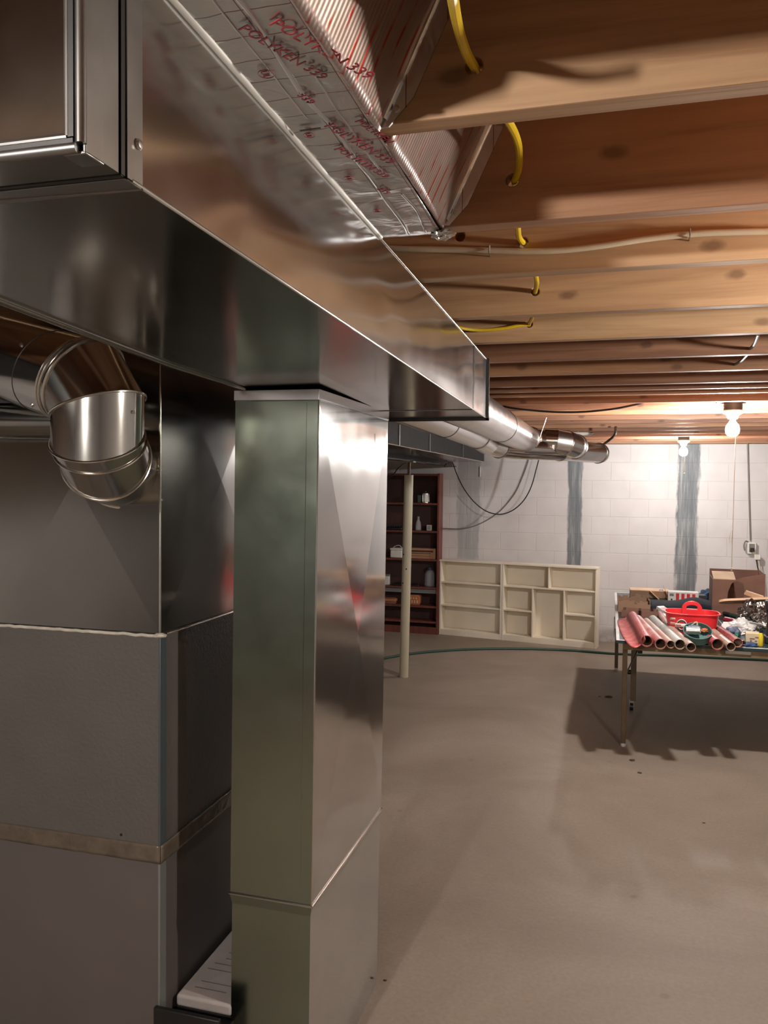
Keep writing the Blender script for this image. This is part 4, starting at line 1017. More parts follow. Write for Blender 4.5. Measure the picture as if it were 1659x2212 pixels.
# loose red sheet coming off the first roll
def sheet_obj(name, rows, mat, label, cat, thick=.0012, sub=2):
    vs = [Vector(p) for r in rows for p in r]; n = len(rows[0]); fs = []
    for i in range(len(rows) - 1):
        for k in range(n - 1): a = i * n + k; fs.append([a, a + 1, a + n + 1, a + n])
    o = MB().add(vs, fs).build(name, mat); s1_ = o.modifiers.new('sub', 'SUBSURF'); s1_.levels = s1_.render_levels = sub
    s = o.modifiers.new('solid', 'SOLIDIFY'); s.thickness = thick; s.offset = 1
    return tag(o, label, cat)
sheet_obj('loose_paper_sheet', [[T(1331, 1338, .002), T(1343, 1336, .003), T(1357, 1333, .030), T(1366, 1328, .0765)], [T(1337, 1358, .002), T(1353, 1356, .003), T(1369, 1353, .030), T(1379, 1348, .0765)], [T(1347, 1381, .002), T(1364, 1378, .003), T(1379, 1374, .030), T(1389, 1368, .0765)], [T(1366, 1402, .0015), T(1379, 1398, .003), T(1389, 1390, .030), T(1397, 1382, .0765)]], P_sheet, 'crinkled red sheet unrolled over the left table edge', 'paper')
# torn-open carton with jagged rim
def carton(name, label, x0, x1, y0, y1, h, mat, inner, jag=.0, rz=0.0, th=.005, cat='carton', seed=1):
    c = Vector(((x0 + x1) / 2, (y0 + y1) / 2, TT + .001)); t = thing(name, c, label, cat, rz=rz)
    w, d = (x1 - x0) / 2, (y1 - y0) / 2; rnd = random.Random(seed)
    def wall(nm, a, b_, n_in):
        a, b_, n_in = Vector(a), Vector(b_), Vector(n_in); k = 12; vs = []; fs = []
        top = [h + (jag * (rnd.random() - .5) if jag else 0) for _ in range(k)]
        mb = MB()
        for i in range(k):
            p, q = a.lerp(b_, i / k), a.lerp(b_, (i + 1) / k)
            mb.hexa([p, q, q + n_in * th, p + n_in * th, p + Vector((0, 0, top[i])), q + Vector((0, 0, top[i])), q + n_in * th + Vector((0, 0, top[i])), p + n_in * th + Vector((0, 0, top[i]))])
        return mb.build(nm, mat, t, world=False)
    wall('wall', (-w, -d, 0), (w, -d, 0), (0, 1, 0)); wall('wall', (-w, d, 0), (w, d, 0), (0, -1, 0))
    wall('wall', (-w, -d + th, 0), (-w, d - th, 0), (1, 0, 0)); wall('wall', (w, -d + th, 0), (w, d - th, 0), (-1, 0, 0))
    MB().box(-w + th, w - th, -d + th, d - th, 0, th).build('bottom', inner, t, world=False)
    return t
a, b_ = T(1335, 1322), T(1405, 1326)
carton('torn_carton', 'brown cardboard carton with a torn jagged rim at the left table edge', a.x, b_.x, a.y, a.y + .42, .082, M['cardboard'], M['black'], .034, seed=5)
a, b_ = T(1343, 1333), T(1424, 1341)
carton('shallow_box_lid', 'shallow box lid with a white inside, behind the paper rolls', a.x, b_.x, a.y + .0, a.y + .14, .055, M['cardboard_dark'], M['white_plastic'], 0, rz=-.04)
tag(MB().tube([T(1395, 1328, .13), T(1385, 1322, .135), T(1372, 1324, .135)], .006, 6, smooth=4).build('black_strap', M['black']), 'short black strap lying over the torn carton', 'strap') if False else None
# lumpy cloth or film
def blob(name, c, sx, sy, sz, mat, label, cat, seed, amp=.35, freq=2.2, sub=4, flat=False):
    bm = bmesh.new(); bmesh.ops.create_icosphere(bm, subdivisions=sub, radius=1.0); off = Vector((seed * 3.1, seed * 1.7, seed))
    for v_ in bm.verts:
        q = v_.co.copy(); k = 1 + amp * noise.noise(q * freq + off) + amp * .5 * noise.noise(q * freq * 2.7 + off)
        z = q.z * sz * k; v_.co = Vector((q.x * sx * k, q.y * sy * k, max(z, -sz * .55) + sz * .55))
    mb = MB().add([v_.co + Vector(c) for v_ in bm.verts], [[x.index for x in f.verts] for f in bm.faces]); bm.free()
    o = mb.build(name, mat, flat=flat, angle=60); return tag(o, label, cat)
def bl(name, px, py, wpx, dy, hgt, mat, label, cat, seed, **kw):
    p = T(px, py); w = wpx / FPX * p.y * 1.0
    return blob(name, (p.x, p.y, TT + .001), w / 2, dy, hgt, mat, label, cat, seed, **kw)
# behind: flat cartons, wood flaps, striped box, navy bag
p = T(1390, 1298); q = T(1390, 1298)
p = T(1395, 1290); t = thing('flat_carton', p, 'flat brown carton with an open flap at the back of the table', 'carton')
MB().box(p.x - .14, p.x + .20, p.y - .05, p.y + .14, TT + .001, TT + .062).build('carton_body', M['cardboard'], t, bev=.003)
MB().box(p.x - .14, p.x + .20, p.y - .05, p.y + .142, TT + .062, TT + .068).build('lid', M['cardboard_pale'], t)
fm = Matrix.Translation((p.x + .03, p.y - .05, TT + .068)) @ Matrix.Rotation(.75, 4, 'Y')
MB().box(0, .13, -.06, .02, 0, .005, fm).build('flap', M['light_wood'], t)
fm = Matrix.Translation((p.x + .15, p.y - .05, TT + .100)) @ Matrix.Rotation(1.1, 4, 'Y')
MB().box(-.03, .08, -.06, .0, 0, .005, fm).build('flap', M['light_wood'], t)
p = T(1438, 1292, .0); bl('lilac_bottle', 1428, 1292, 14, .03, .05, plain('lilac_plastic', (.38, .32, .40), .4), 'small lilac bundle beside the striped box', 'bundle', 12, amp=.2)
p = T(1477, 1306); t = thing('striped_box', (p.x, p.y + .1, TT + .001), 'white box with upright red stripes near the back of the table', 'box', rz=-.03)
bw = .125; bz = .100
MB().box(-bw, bw, -.06, .06, .0, bz).build('box_body', M['white_plastic'], t, world=False, bev=.002)
for k in range(4):
    x = -.060 + k * .044
    MB().box(x, x + .026, -.0612, -.0595, .016, .088).build('red_stripe', M['red_plastic'], t, world=False)
MB().box(-.112, -.078, -.0612, -.0595, .062, .085).build('printed_mark', M['grey_cable'], t, world=False)
MB().box(-.102, -.088, -.0612, -.0595, .026, .040).build('printed_mark', M['black_ink'], t, world=False)
MB().box(bw + .001, bw + .06, -.055, .055, .0, bz - .02).build('end_block', M['iron'], t, world=False, bev=.004)
# navy bag, slumped
rows = []
pts_ = [(1404, .075), (1422, .072), (1450, .068), (1475, .078), (1500, .11), (1522, .08), (1545, .06)]
for dy, f in ((-.16, 0.0), (-.13, .75), (-.02, 1.0), (.10, .95), (.2, .5), (.24, 0.0)):
    rr = []
    for k, (pxx, h) in enumerate(pts_):
        base = T(pxx, 1318); rr.append(Vector((base.x, base.y + dy + .02 * noise.noise(Vector((k, dy * 9, 2))), TT + .0015 + h * f)))
    rows.append(rr)
sheet_obj('navy_bag', rows, M['navy'], 'slumped dark navy fabric bag across the middle of the table', 'bag', .004)
a = T(1437, 1326); t = thing('red_white_tube_box', a, 'narrow red and white box tilted beside the red caddy', 'box', rz=0)
tm = Matrix.Translation(T(1424, 1316, .03)) @ Matrix.Rotation(-.9, 4, 'Z') @ Matrix.Rotation(.32, 4, 'Y')
MB().box(0, .24, -.035, .035, .0, .030, tm).build('box_body', M['white_plastic'], t, bev=.002)
MB().box(.03, .13, -.030, .030, .0295, .0308, tm).build('red_patch', M['red_plastic'], t)
MB().box(-.0008, .002, -.03, .03, .003, .027, tm).build('end_patch', M['white_line'], t)
a = T(1433, 1334); tm = Matrix.Translation(T(1422, 1329, .02)) @ Matrix.Rotation(-.75, 4, 'Z') @ Matrix.Rotation(.10, 4, 'Y')
t = thing('white_flat_box', a, 'flat white box lying below the tilted red and white box', 'box')
MB().box(0, .20, -.03, .03, .0, .02, tm).build('box_body', M['white_plastic'], t, bev=.002)
# red caddy
cc = T(1497, 1375); cc = Vector((cc.x, cc.y + .12, TT + .0015))
caddy = thing('utility_caddy', cc, 'bright red plastic caddy with a centre handle and a round emblem', 'caddy')
cwx, cwy, chh = .180, .135, .150
def oval(f, z, e=.62, n=44):
    out = []
    for k in range(n):
        a = 2 * math.pi * k / n; ca, sa = math.cos(a), math.sin(a)
        out.append(Vector((cc.x + cwx * f * math.copysign(abs(ca) ** e, ca), cc.y + cwy * f * math.copysign(abs(sa) ** e, sa), cc.z + z)))
    return out
cb = MB().rings([oval(.80, 0), oval(.84, .02), oval(.97, chh - .006), oval(1.02, chh - .006), oval(1.02, chh), oval(.96, chh), oval(.82, .008)], cap=True)
cb.build('bin', M['red_plastic'], caddy)
MB().box(cc.x - .004, cc.x + .004, cc.y - cwy * .8, cc.y + cwy * .8, cc.z + .008, cc.z + chh * .8).build('divider', M['red_plastic'], caddy)
# arched handle plate with a grip slot, across the long way
hpz = []
n = 24
outer = [(math.cos(math.pi * k / n), math.sin(math.pi * k / n)) for k in range(n + 1)]
hw = .066
def hp_(x, z): return Vector((cc.x + x, cc.y - .011, cc.z + z))
o_ = [hp_(hw, chh * .62)] + [hp_(hw * c_, chh + .018 + .056 * s_) for c_, s_ in outer] + [hp_(-hw, chh * .62)]
i_ = [hp_(.036, chh + .020)] + [hp_(.036 * c_, chh + .030 + .016 * s_) for c_, s_ in outer] + [hp_(-.036, chh + .020)]
hm = MB(); m_ = len(o_); d = Vector((0, .022, 0))
vs = o_ + i_ + [p + d for p in o_] + [p + d for p in i_]; fs = []
for k in range(m_):
    k2 = (k + 1) % m_
    fs += [[k, k2, m_ + k2, m_ + k], [2 * m_ + k2, 2 * m_ + k, 3 * m_ + k, 3 * m_ + k2], [k2, k, 2 * m_ + k, 2 * m_ + k2], [m_ + k, m_ + k2, 3 * m_ + k2, 3 * m_ + k]]
hm.add(vs, fs).build('handle', M['red_plastic'], caddy, bev=.003)
# emblem and printed bars on the front wall (leaning slightly outwards)
def front(x, z):   # point on the caddy's front wall
    f = .84 + (.97 - .84) * (z - .02) / (chh - .026)
    xx = min(.999, abs(x) / (cwx * f)); yy = (1 - xx ** (2 / .62)) ** (.62 / 2)
    return Vector((cc.x + x, cc.y - cwy * f * yy - .0016, cc.z + z))
def ring_patch(name, x0, z0, ra, rb, sx, mat, dn=0.0):
    mb = MB(); n = 28; vs = []
    for k in range(n):
        a = 2 * math.pi * k / n
        for r in (ra, rb):
            p = front(x0 + math.cos(a) * r * sx, z0 + math.sin(a) * r); vs.append(p + Vector((0, -dn, 0)))
    o = mb.add(vs, [[2 * k, 2 * k + 1, (2 * k + 3) % (2 * n), (2 * k + 2) % (2 * n)] for k in range(n)]).build(name, mat, caddy)
    s = o.modifiers.new('solid', 'SOLIDIFY'); s.thickness = .0008
    return o
def quad_patch(name, x0, x1, z0, z1, mat, dn=0.0, n=8):
    vs = []
    for k in range(n + 1):
        x = x0 + (x1 - x0) * k / n; vs += [front(x, z0) + Vector((0, -dn, 0)), front(x, z1) + Vector((0, -dn, 0))]
    o = MB().add(vs, [[2 * k, 2 * k + 1, 2 * k + 3, 2 * k + 2] for k in range(n)]).build(name, mat, caddy)
    s = o.modifiers.new('solid', 'SOLIDIFY'); s.thickness = .0008
    return o
ex_, ez_ = -.074, .070
ring_patch('emblem', ex_, ez_, .026, .043, .82, M['white_plastic'])
ring_patch('emblem', ex_, ez_, .028, .040, .82, M['grey_cable'], .0008)
ring_patch('emblem', ex_, ez_, .0315, .0365, .82, M['iron'], .0016)
quad_patch('emblem', ex_ - .042, ex_ + .042, ez_ - .014, ez_ + .012, M['white_plastic'], .0024)
quad_patch('emblem', ex_ - .036, ex_ - .004, ez_ - .004, ez_ + .007, P_pink, .0032); quad_patch('emblem', ex_ - .030, ex_ + .034, ez_ - .011, ez_ - .005, P_pink, .0032)
for k in range(3): quad_patch('printed_bar', -.150 + k * .003, -.116, .100 - k * .032, .118 - k * .032, P_pink)
# teal masking basket with a silver can
bc_ = T(1507, 1397); bc_ = Vector((bc_.x, bc_.y + .05, TT + .012))
bas = thing('round_basket', bc_, 'round teal plastic basket holding a silver can, in front of the red caddy', 'basket')
tm = Matrix.Rotation(.48, 4, 'X')
MB().lathe([(.078, .0), (.086, .052), (.089, .058), (.083, .058), (.076, .008), (.0, .008)], bc_ + Vector((0, 0, .036)), 36, mtx=tm).build('bowl', M['teal_plastic'], bas)
cn = Vector((bc_.x - .028, bc_.y - .035, bc_.z + .085)); can = thing('silver_can', cn, 'small silver can lying in the teal basket', 'can')
MB().tube([cn + Vector((-.045, 0, .0)), cn + Vector((.042, .004, .0))], .025, 22).build('can_body', M['screw'], can)
for xx in (-.045, .042): MB().tube(circle(cn + Vector((xx, 0, 0)), (1, 0, 0), .025, 22), .002, 6, closed=True).build('rim', M['bead'], can)
blob('blue_rag', bc_ + Vector((-.02, .03, .07)), .045, .04, .028, plain('grey_blue_rag', (.13, .17, .22), .8), 'crumpled grey-blue rag in the teal basket', 'rag', 3)
blob('orange_scrap', bc_ + Vector((.045, .02, .075)), .022, .02, .014, M['terracotta'], 'small orange and white scrap in the teal basket', 'scrap', 5)
tag(MB().tube([bc_ + Vector((-.06, .04, .085)), bc_ + Vector((-.03, .05, .11)), bc_ + Vector((.0, .05, .128)), bc_ + Vector((.004, .05, .10))], .006, 8, smooth=4).build('tan_strap', M['cardboard_pale']), 'bit of tan strap sticking out of the teal basket', 'strap')
# dark rods and blue cloth behind the caddy
for k, (pa, pb, mt_, lb_) in enumerate((((1505, 1306), (1612, 1338), M['hose'], 'dark green rod behind the red caddy, longest of the rods'), ((1530, 1306), (1600, 1326), plain('grey_green_rod', (.22, .24, .20), .5), 'grey-green rod above the long dark green rod'), ((1540, 1318), (1625, 1340), M['iron'], 'black rod in front of the big cardboard box'))):
    tag(MB().tube([T(*pa, .016), T(*pb, .016)], .014, 12).build('rod', mt_), lb_, 'rod', 'rods on the table')
bl('blue_cloth', 1528, 1300, 34, .07, .07, M['blue'], 'folded dark blue cloth left of the big cardboard box', 'cloth', 8)
# big torn cardboard box
q = T(1543, 1334); q2 = T(1654, 1336)
bxw = (q2.x - q.x); bh_ = .300
big = thing('large_cardboard_box', (q.x, q.y + .16, TT + .001), 'large brown cardboard box with a torn open front, at the right of the table', 'box', rz=-.05)
th = .006; bd = .40
hole = [(.215, .10), (.23, .19), (.275, .255), (.335, .285), (.45, .262), (.47, .19), (.44, .10)]
hole = [(x * bxw / .80 * 1.05, z) for x, z in hole]
# front wall built round the hole as a triangulated face
bm = bmesh.new()
outer_ = [(0, 0), (bxw, 0), (bxw + .0, bh_ + .04), (hole[4][0], bh_ + .005), (hole[3][0], bh_ - .02), (0, bh_ - .02)]
vo_ = [bm.verts.new((x, 0, z)) for x, z in outer_]; eo = [bm.edges.new((vo_[i], vo_[(i + 1) % len(vo_)])) for i in range(len(vo_))]
vh = [bm.verts.new((x, 0, z * .98)) for x, z in hole]; eh = [bm.edges.new((vh[i], vh[(i + 1) % len(vh)])) for i in range(len(vh))]
bmesh.ops.triangle_fill(bm, use_beauty=True, use_dissolve=False, edges=eo + eh)
mb = MB().add([v_.co.copy() for v_ in bm.verts], [[x.index for x in f.verts] for f in bm.faces] if not bm.verts.index_update() else []); bm.free()
o = mb.build('front_wall', M['cardboard_dark'], big, world=False, flat=True); s = o.modifiers.new('solid', 'SOLIDIFY'); s.thickness = th
MB().box(0, bxw, bd - th, bd, 0, bh_ + .03).build('back_wall', M['cardboard_dark'], big, world=False)
MB().box(0, th, th, bd - th, 0, bh_ - .02).build('side_wall', M['cardboard_dark'], big, world=False)
MB().box(bxw - th, bxw, th, bd - th, 0, bh_ + .035).build('side_wall', M['cardboard_dark'], big, world=False)
MB().box(th, bxw - th, th, bd - th, 0, th).build('bottom', M['cardboard_dark'], big, world=False)
fm = Matrix.Translation((0, 0.0, bh_ - .018)) @ Matrix.Rotation(.18, 4, 'X')
MB().box(.005, hole[3][0], 0, .22, 0, th, fm).build('top_flap', M['cardboard_pale'], big, world=False)
# paddle-shaped board and stick lying over the box
pd0 = PY(1552, 1302, 6.45); pd = thing('wooden_paddle', pd0, 'long pale wooden board with a rounded end and a slot, jutting in from the right', 'board')
W3 = PY(1700, 1297, 6.45) - pd0; L3 = W3.length * 1.45; dz = W3.z / W3.x
prof = []
for k in range(13):
    a = math.pi / 2 + math.pi * k / 12; prof.append((.075 + .075 * math.cos(a), .024 * math.sin(a)))
prof = [(L3, -.028), (L3, .028)] + prof if False else [(L3, .030)] + prof + [(L3, -.030)]
pl = MB().prism([pd0 + Vector((x, -y * 1.7, x * dz + y * .75)) for x, y in prof], (0, .008, .016)).build('board', M['light_wood'], pd, bev=.001)
gv = [(.10, .003), (L3, .007), (L3, -.001), (.10, -.003)]
MB().prism([pd0 + Vector((x, -y * 1.7 - .0012, x * dz + y * .75 - .0004)) for x, y in gv], (0, .002, .001)).build('slot', M['cardboard_dark'], pd)
a, b_ = PY(1612, 1280, 6.62), PY(1646, 1293, 6.50)
d = (b_ - a).normalized(); side = Vector((.02, -.02, .028)).normalized()
st = MB().prism([a - side * .024, b_ - side * .022, b_ + side * .022, a + side * .014 - d * .01], (0, .012, .006))
tag(st.build('wooden_stick', M['light_wood'], bev=.001), 'short pale wooden slat angled into the torn box opening', 'slat')
# right-hand clutter
a, b_ = T(1567, 1338, .022), T(1602, 1346, .022)
t = thing('red_flashlight', (a + b_) / 2, 'dark red cylinder lying behind the white plastic film', 'cylinder')
MB().tube([a, b_], .021, 18).build('barrel', plain('dark_red_plastic', (.30, .025, .05), .35), t); MB().tube([b_, b_ + (b_ - a).normalized() * .03], .017, 18).build('cap', M['red_plastic'], t)
bl('plastic_film', 1597, 1366, 56, .10, .055, M['clear_bag'], 'crumpled white plastic film on the right of the table', 'film', 4, amp=.55, freq=1.8)
bl('silver_wrapper', 1628, 1354, 62, .13, .10, M['silver_wrap'], 'crumpled silver and black wrapper at the right of the table', 'wrapper', 9, amp=.6, freq=1.9, flat=True)
bl('grey_blue_tape', 1583, 1370, 30, .05, .035, plain('slate_blue_plastic', (.12, .15, .22), .5), 'slate blue pouch below the white plastic film', 'pouch', 6, amp=.25)
bl('green_scrap', 1591, 1377, 10, .02, .02, plain('green_plastic', (.02, .16, .08), .5), 'tiny green scrap at the edge of the slate blue pouch', 'scrap', 2, amp=.2)
p = T(1625, 1343); p.y += .16; t = thing('white_jar', p, 'off-white lidded jar behind the silver wrapper', 'jar')
pj = Vector((p.x, p.y, TT + .001))
MB().lathe([(.032, 0), (.034, .01), (.034, .085), (.026, .10), (.0, .10)], pj, 20).build('jar_body', M['white_plastic'], t); MB().lathe([(.030, .100), (.036, .102), (.036, .122), (.0, .124)], pj, 20).build('lid', M['porcelain'], t)
p = T(1626, 1394); t = thing('cream_tub', (p.x, p.y, TT + .001), 'cream printed tub at the front right of the table', 'tub', rz=-.1)
MB().box(-.044, .044, -.02, .055, 0, .082).build('tub_body', plain('cream_card', (.58, .50, .33), .5), t, world=False, bev=.005)
for (x, z, w) in ((-.02, .04, .03), (-.018, .026, .012), (.010, .026, .014), (.012, .05, .02)): MB().box(x, x + w, -.0208, -.0195, z, z + .008).build('printed_mark', M['cardboard_dark'], t, world=False)
p = T(1643, 1396); t = thing('yellow_bottle', (p.x, p.y, TT + .001), 'yellow bottle with a black cap beside the cream tub', 'bottle')
MB().lathe([(.014, 0), (.016, .006), (.016, .075), (.010, .088), (.0, .09)], (p.x, p.y, TT + .001), 16).build('bottle_body', plain('yellow_plastic', (.70, .55, .03), .4), t); MB().lathe([(.011, .086), (.011, .104), (.0, .106)], (p.x, p.y, TT + .001), 14).build('cap', M['black'], t)
bl('navy_glove', 1612, 1396, 40, .05, .018, M['blue'], 'flat blue cloth at the front edge before the cream tub', 'cloth', 15, amp=.3)
p = T(1655, 1392); t = thing('black_power_tool', (p.x + .03, p.y + .05, TT + .001), 'black upright tool at the right edge of the frame', 'tool')
bp_ = Vector((p.x + .03, p.y + .05, TT + .001))
MB().box(bp_.x - .035, bp_.x + .06, bp_.y - .04, bp_.y + .05, bp_.z, bp_.z + .05).build('base', M['black'], t, bev=.008); MB().tube([bp_ + Vector((0, 0, .05)), bp_ + Vector((.005, 0, .15)), bp_ + Vector((.0, .01, .23))], .026, 16).build('grip', M['iron'], t)
MB().box(bp_.x - .03, bp_.x + .10, bp_.y - .02, bp_.y + .05, bp_.z + .21, bp_.z + .28).build('head', M['black'], t, bev=.012)
tag(MB().tube([T(1640, 1352, .07), T(1641, 1362, .06), T(1646, 1372, .045), T(1648, 1378, .01)], .003, 6, smooth=5).build('black_wire', M['black_cable']), 'thin black wire hanging over the silver wrapper', 'wire')
a, b_ = T(1621, 1345, .115), T(1650, 1350, .15)
t = thing('silver_marker', (a + b_) / 2, 'silver pen lying on top of the silver wrapper', 'pen'); MB().tube([a, b_], .007, 10).build('barrel', M['screw'], t); MB().tube([b_, b_ + (b_ - a).normalized() * .02], .008, 10).build('cap', M['white_plastic'], t)

# ================================================================== CABLES
def flat_cable(pts, w, h, mat, name, label, group=None, smooth=6):
    o = MB().tube(pts, w, 10, smooth=smooth).build(name, mat); return tag(o, label, 'cable', group)
yj = lambda i: far_edges[i] - .038
def through(prev_i, i, hole, bend, start, name_label):
    pts = [Vector((start.x - .01, yj(prev_i) - .05, start.z)), start] + bend + [Vector((hole.x, yj(i), hole.z - .002)), Vector((hole.x, yj(i) + .03, hole.z))]
    return pts
# the same yellow cable runs on, joist to joist, through the drilled holes
yc = [Vector((.20, .30, JZ + .14))]
yc = [PY(968, -120, .72), PY(976, -20, .80), PY(990, 60, .92), PY(1008, 115, .99), Vector((h1.x, 1.055, h1.z)), Vector((h1.x, 1.095, h1.z + .004)), PY(1098, 262, 1.20), PY(1119, 310, 1.34), PY(1121, 360, 1.43), Vector((h2.x + .004, 1.478, h2.z)), Vector((h2.x, 1.516, h2.z + .01)), PY(1118, 486, 1.64), PY(1121, 512, 1.77), Vector((h3.x, 1.822, h3.z)), Vector((h3.x, 1.862, h3.z + .01)), PY(1158, 598, 2.06), PY(1158, 622, 2.22), Vector((h4.x, 2.264, h4.z)), Vector((h4.x, 2.305, h4.z)), PY(1152, 678, 2.45), Vector((h5.x, 2.676, h5.z)), ]
flat_cable(yc, .0062, .004, M['yellow'], 'yellow_cable', 'yellow cable threaded from joist to joist through drilled holes')
yc2 = [PY(950, 690, 2.52), PY(985, 706, 2.60), PY(1030, 713, 2.645), PY(1085, 710, 2.655), PY(1122, 703, 2.660), Vector((h5.x - .002, 2.672, h5.z - .003)), Vector((h5.x, 2.70, h5.z))]
flat_cable(yc2, .0055, .004, M['yellow'], 'yellow_cable', 'yellow cable curving from the trunk duct into the fifth joist')
ycr = 1.809
cw = [PY(x, y, ycr) for x, y in ((700, 538), (800, 534), (855, 537), (950, 539), (1058, 541), (1130, 543), (1210, 541), (1300, 531), (1390, 517), (1490, 506), (1570, 502), (1659, 500), (1800, 500))] + [Vector((x, ycr, PY(1800, 500, ycr).z + dz)) for x, dz in ((.9, .0), (1.6, -.01), (2.6, .01), (XR - .01, .0))]
crm = thing('cream_cable', PY(1200, 541, ycr), 'thick cream cable running along the face of the third joist', 'cable')
MB().tube(cw, .0068, 12, smooth=6).build('cable', M['cream_cable'], crm)
def staple(px, py, y, parent, r=.009):
    c = PY(px, py, y); MB().tube([c + Vector((.0, .010, .010)), c + Vector((0, -.0085, .0085)), c + Vector((0, -.009, -.0075)), c + Vector((0, .010, -.0105))], .0016, 6).build('staple', M['screw'], parent)
staple(1058, 541, ycr, crm); staple(1490, 506, ycr, crm)
bcy = 4.90
bk = [PY(x, y, bcy) for x, y in ((1075, 874), (1110, 882), (1180, 889), (1250, 890), (1320, 884), (1372, 874), (1400, 868), (1470, 866))]
tag(MB().tube(bk, .006, 8, smooth=5).build('black_cable', M['black_cable']), 'black cable sagging under the joists right of the round duct', 'cable')
# short grey cables near the right, looping between joists
for i_, (pts, lb_) in enumerate((([PY(1638, 722, 2.76), PY(1630, 742, 2.95), PY(1622, 752, 3.08), PY(1616, 753, 3.10)], 'short grey cable entering the sixth joist at the upper right'), ([PY(1615, 765, 3.15), PY(1600, 780, 3.38), PY(1588, 787, 3.49), PY(1584, 788, 3.50)], 'short grey cable entering the seventh joist at the right'))):
    tag(MB().tube(pts, .0055, 8, smooth=5).build('grey_cable', M['grey_cable']), lb_, 'cable')
# loop of cable hanging under the girder, in front of the far wall
yl = 9.05
lp_ = [Vector((GX + .06, 8.6, GZ0 - .012)), PY(976, 998, 8.9)] + [PY(x, y, yl) for x, y in ((985, 1020), (1000, 1052), (1022, 1082), (1050, 1104), (1080, 1111), (1108, 1102), (1132, 1080), (1148, 1050), (1158, 1015), (1166, 985), (1172, 968))] + [Vector((-.70, 8.95, JZ - .002))]
tag(MB().tube(lp_, .0065, 8, smooth=5).build('hanging_cable', M['black_cable']), 'dark cable hanging in a deep loop in front of the far wall', 'cable')
gyl = YF - .012
lp2 = [PY(x, y, gyl) for x, y in ((930, 1146), (956, 1142), (1000, 1142), (1040, 1130), (1080, 1104), (1112, 1066), (1128, 1032), (1138, 1006), (1144, 985))] + [Vector((PY(1148, 975, gyl).x, gyl, JZ - .02))]  # shadow of the hanging loop, modelled as a grey tube on the wall
tag(MB().tube(lp2, .006, 8, smooth=5).build('cable_shadow_tube', M['grey_cable']), 'grey tube standing in for the shadow of the hanging cable on the far wall', 'cable')
gb = [Vector((GX - .5, py_ - .25, GZ0 - .18)), PY(836, 1031, py_ - .12), PY(860, 1012, py_ - .08), PY(885, 994, py_ + .03), PY(897, 997, py_ + .15), PY(915, 1001, py_ + .3), PY(923, 999, 7.5), PY(940, 1001, 7.9), PY(965, 999, 8.3), Vector((GX + .055, 8.62, GZ0 - .01))]
tag(MB().tube(gb, .006, 8, smooth=5).build('black_girder_cable', M['black_cable']), 'thin black cable draped along the underside of the girder past the post', 'cable')
# white scrap of pipe hung at the joists beyond the round duct
a, b_ = PY(1236, 937, 7.15), PY(1276, 937, 7.15)
t = thing('white_pipe_stub', (a + b_) / 2, 'short white pipe stub hung under the joists beyond the round duct', 'pipe'); MB().tube([a, b_], .016, 12).build('pipe', M['white_plastic'], t); MB().tube([b_, b_ + Vector((.02, 0, 0))], .012, 12).build('clip', M['screw'], t)
MB().tube([(a.x + .05, 7.15, a.z), (a.x + .05, 7.15, JZ)], .003, 6).build('hanger', M['screw'], t); MB().tube([(b_.x - .02, 7.15, a.z), (b_.x - .02, 7.15, JZ)], .003, 6).build('hanger', M['screw'], t)
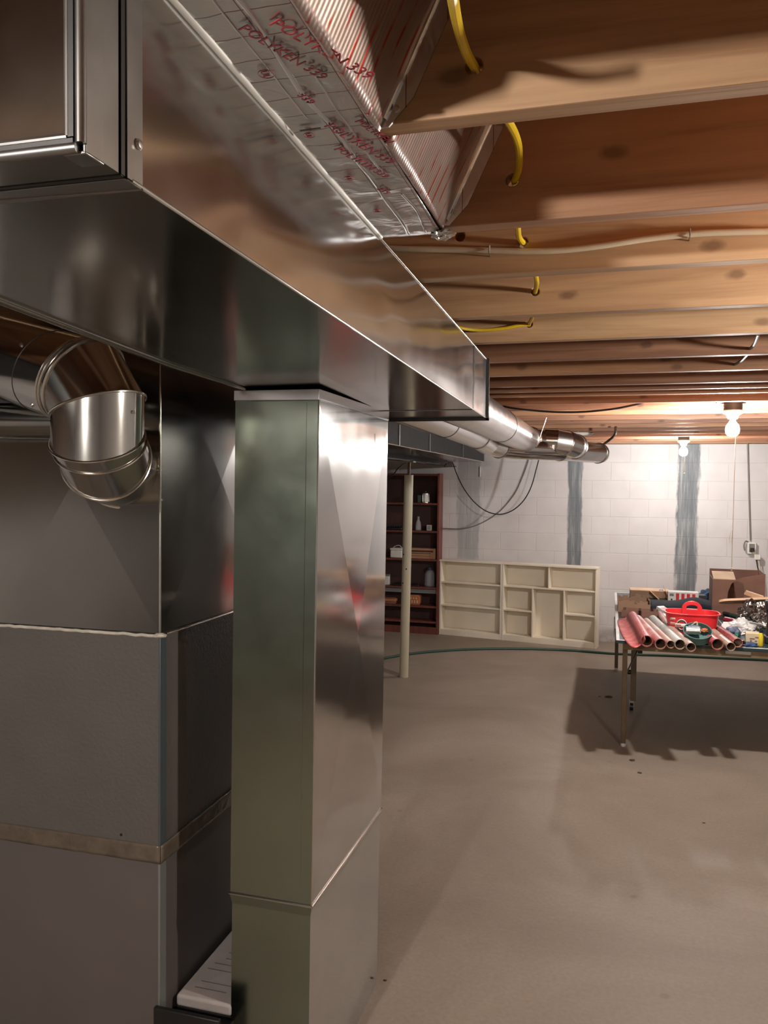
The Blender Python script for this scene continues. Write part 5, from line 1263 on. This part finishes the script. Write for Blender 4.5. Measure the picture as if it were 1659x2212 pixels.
# wall cable, outlet and cords
ow = YF - .002
t = thing('wall_outlet', PY(1621, 1182, ow), 'surface wall outlet fed by a cable dropping from the joists', 'outlet')
c = PY(1622, 1183, ow)
MB().box(c.x - .040, c.x + .045, ow - .052, ow, c.z - .065, c.z + .060).build('box', M['white_plastic'], t, bev=.006)
MB().box(c.x - .025, c.x + .030, ow - .055, ow - .051, c.z - .045, c.z + .045).build('cover', M['grey_cable'], t, bev=.002)
MB().box(c.x - .018, c.x + .022, ow - .085, ow - .055, c.z - .040, c.z + .002).build('plug', M['black'], t, bev=.005)
MB().tube([PY(1615, 958, ow - .008), PY(1616, 1000, ow - .008), PY(1619, 1100, ow - .008), PY(1621, 1168, ow - .010)], .008, 8, smooth=3).build('feed_cable', M['grey_cable'], t)
MB().tube([c + Vector((-.03, -.03, .06)), c + Vector((-.06, -.04, .07)), c + Vector((-.075, -.04, .02)), c + Vector((-.065, -.04, -.03))], .008, 8, smooth=4).build('cable_loop', M['grey_cable'], t)
cd = thing('extension_cord', PY(1636, 1205, ow), 'cords hanging from the wall outlet down behind the cardboard box', 'cord')
MB().tube([c + Vector((.005, -.08, -.03)), PY(1631, 1198, ow - .06), PY(1638, 1208, ow - .06), PY(1642, 1232, ow - .06), PY(1650, 1290, ow - .06), PY(1655, 1340, ow - .05)], .007, 8, smooth=4).build('cord', M['cream_cable'], cd)
MB().tube([PY(1633, 1204, ow - .05), PY(1636, 1222, ow - .05), PY(1639, 1240, ow - .05), PY(1642, 1300, ow - .05)], .006, 8, smooth=4).build('cord', M['black_cable'], cd)
q = PY(1636, 1203, ow - .06); MB().box(q.x - .03, q.x + .03, q.y - .02, q.y + .02, q.z - .03, q.z + .025).build('adapter', M['white_plastic'], cd, bev=.006)
wp = MB().tube([PY(1037, 1008, ow - .004), PY(1037, 1030, ow - .004)], .006, 8); tag(wp.build('wall_clip', M['white_plastic']), 'small white clip on the far wall inside the cable loop', 'clip')

# ------------------------------------------------------------------ bits on the floor
for k, (pxx, pyy, sx, lb_) in enumerate(((1315, 1506, .030, 'dry brown leaf scrap on the floor left of the table leg'), (1295, 1505, .010, 'tiny dark scrap left of the dry leaf on the floor'), (1366, 1643, .018, 'small dark leaf on the floor just in front of the table leg'), (1382, 1670, .014, 'thin dark sliver on the floor in front of the table leg'), (1520, 1778, .008, 'small dark crumb on the open floor below the table'), (832, 2118, .006, 'dark crumb on the floor close to the drop duct'))):
    p = PZ(pxx, pyy, 0)
    blob('floor_scrap', (p.x, p.y, .0005), sx, sx * .7, sx * .25, M['spider'], lb_, 'scrap', 20 + k, amp=.5, sub=2)['group'] = 'scraps on the floor'
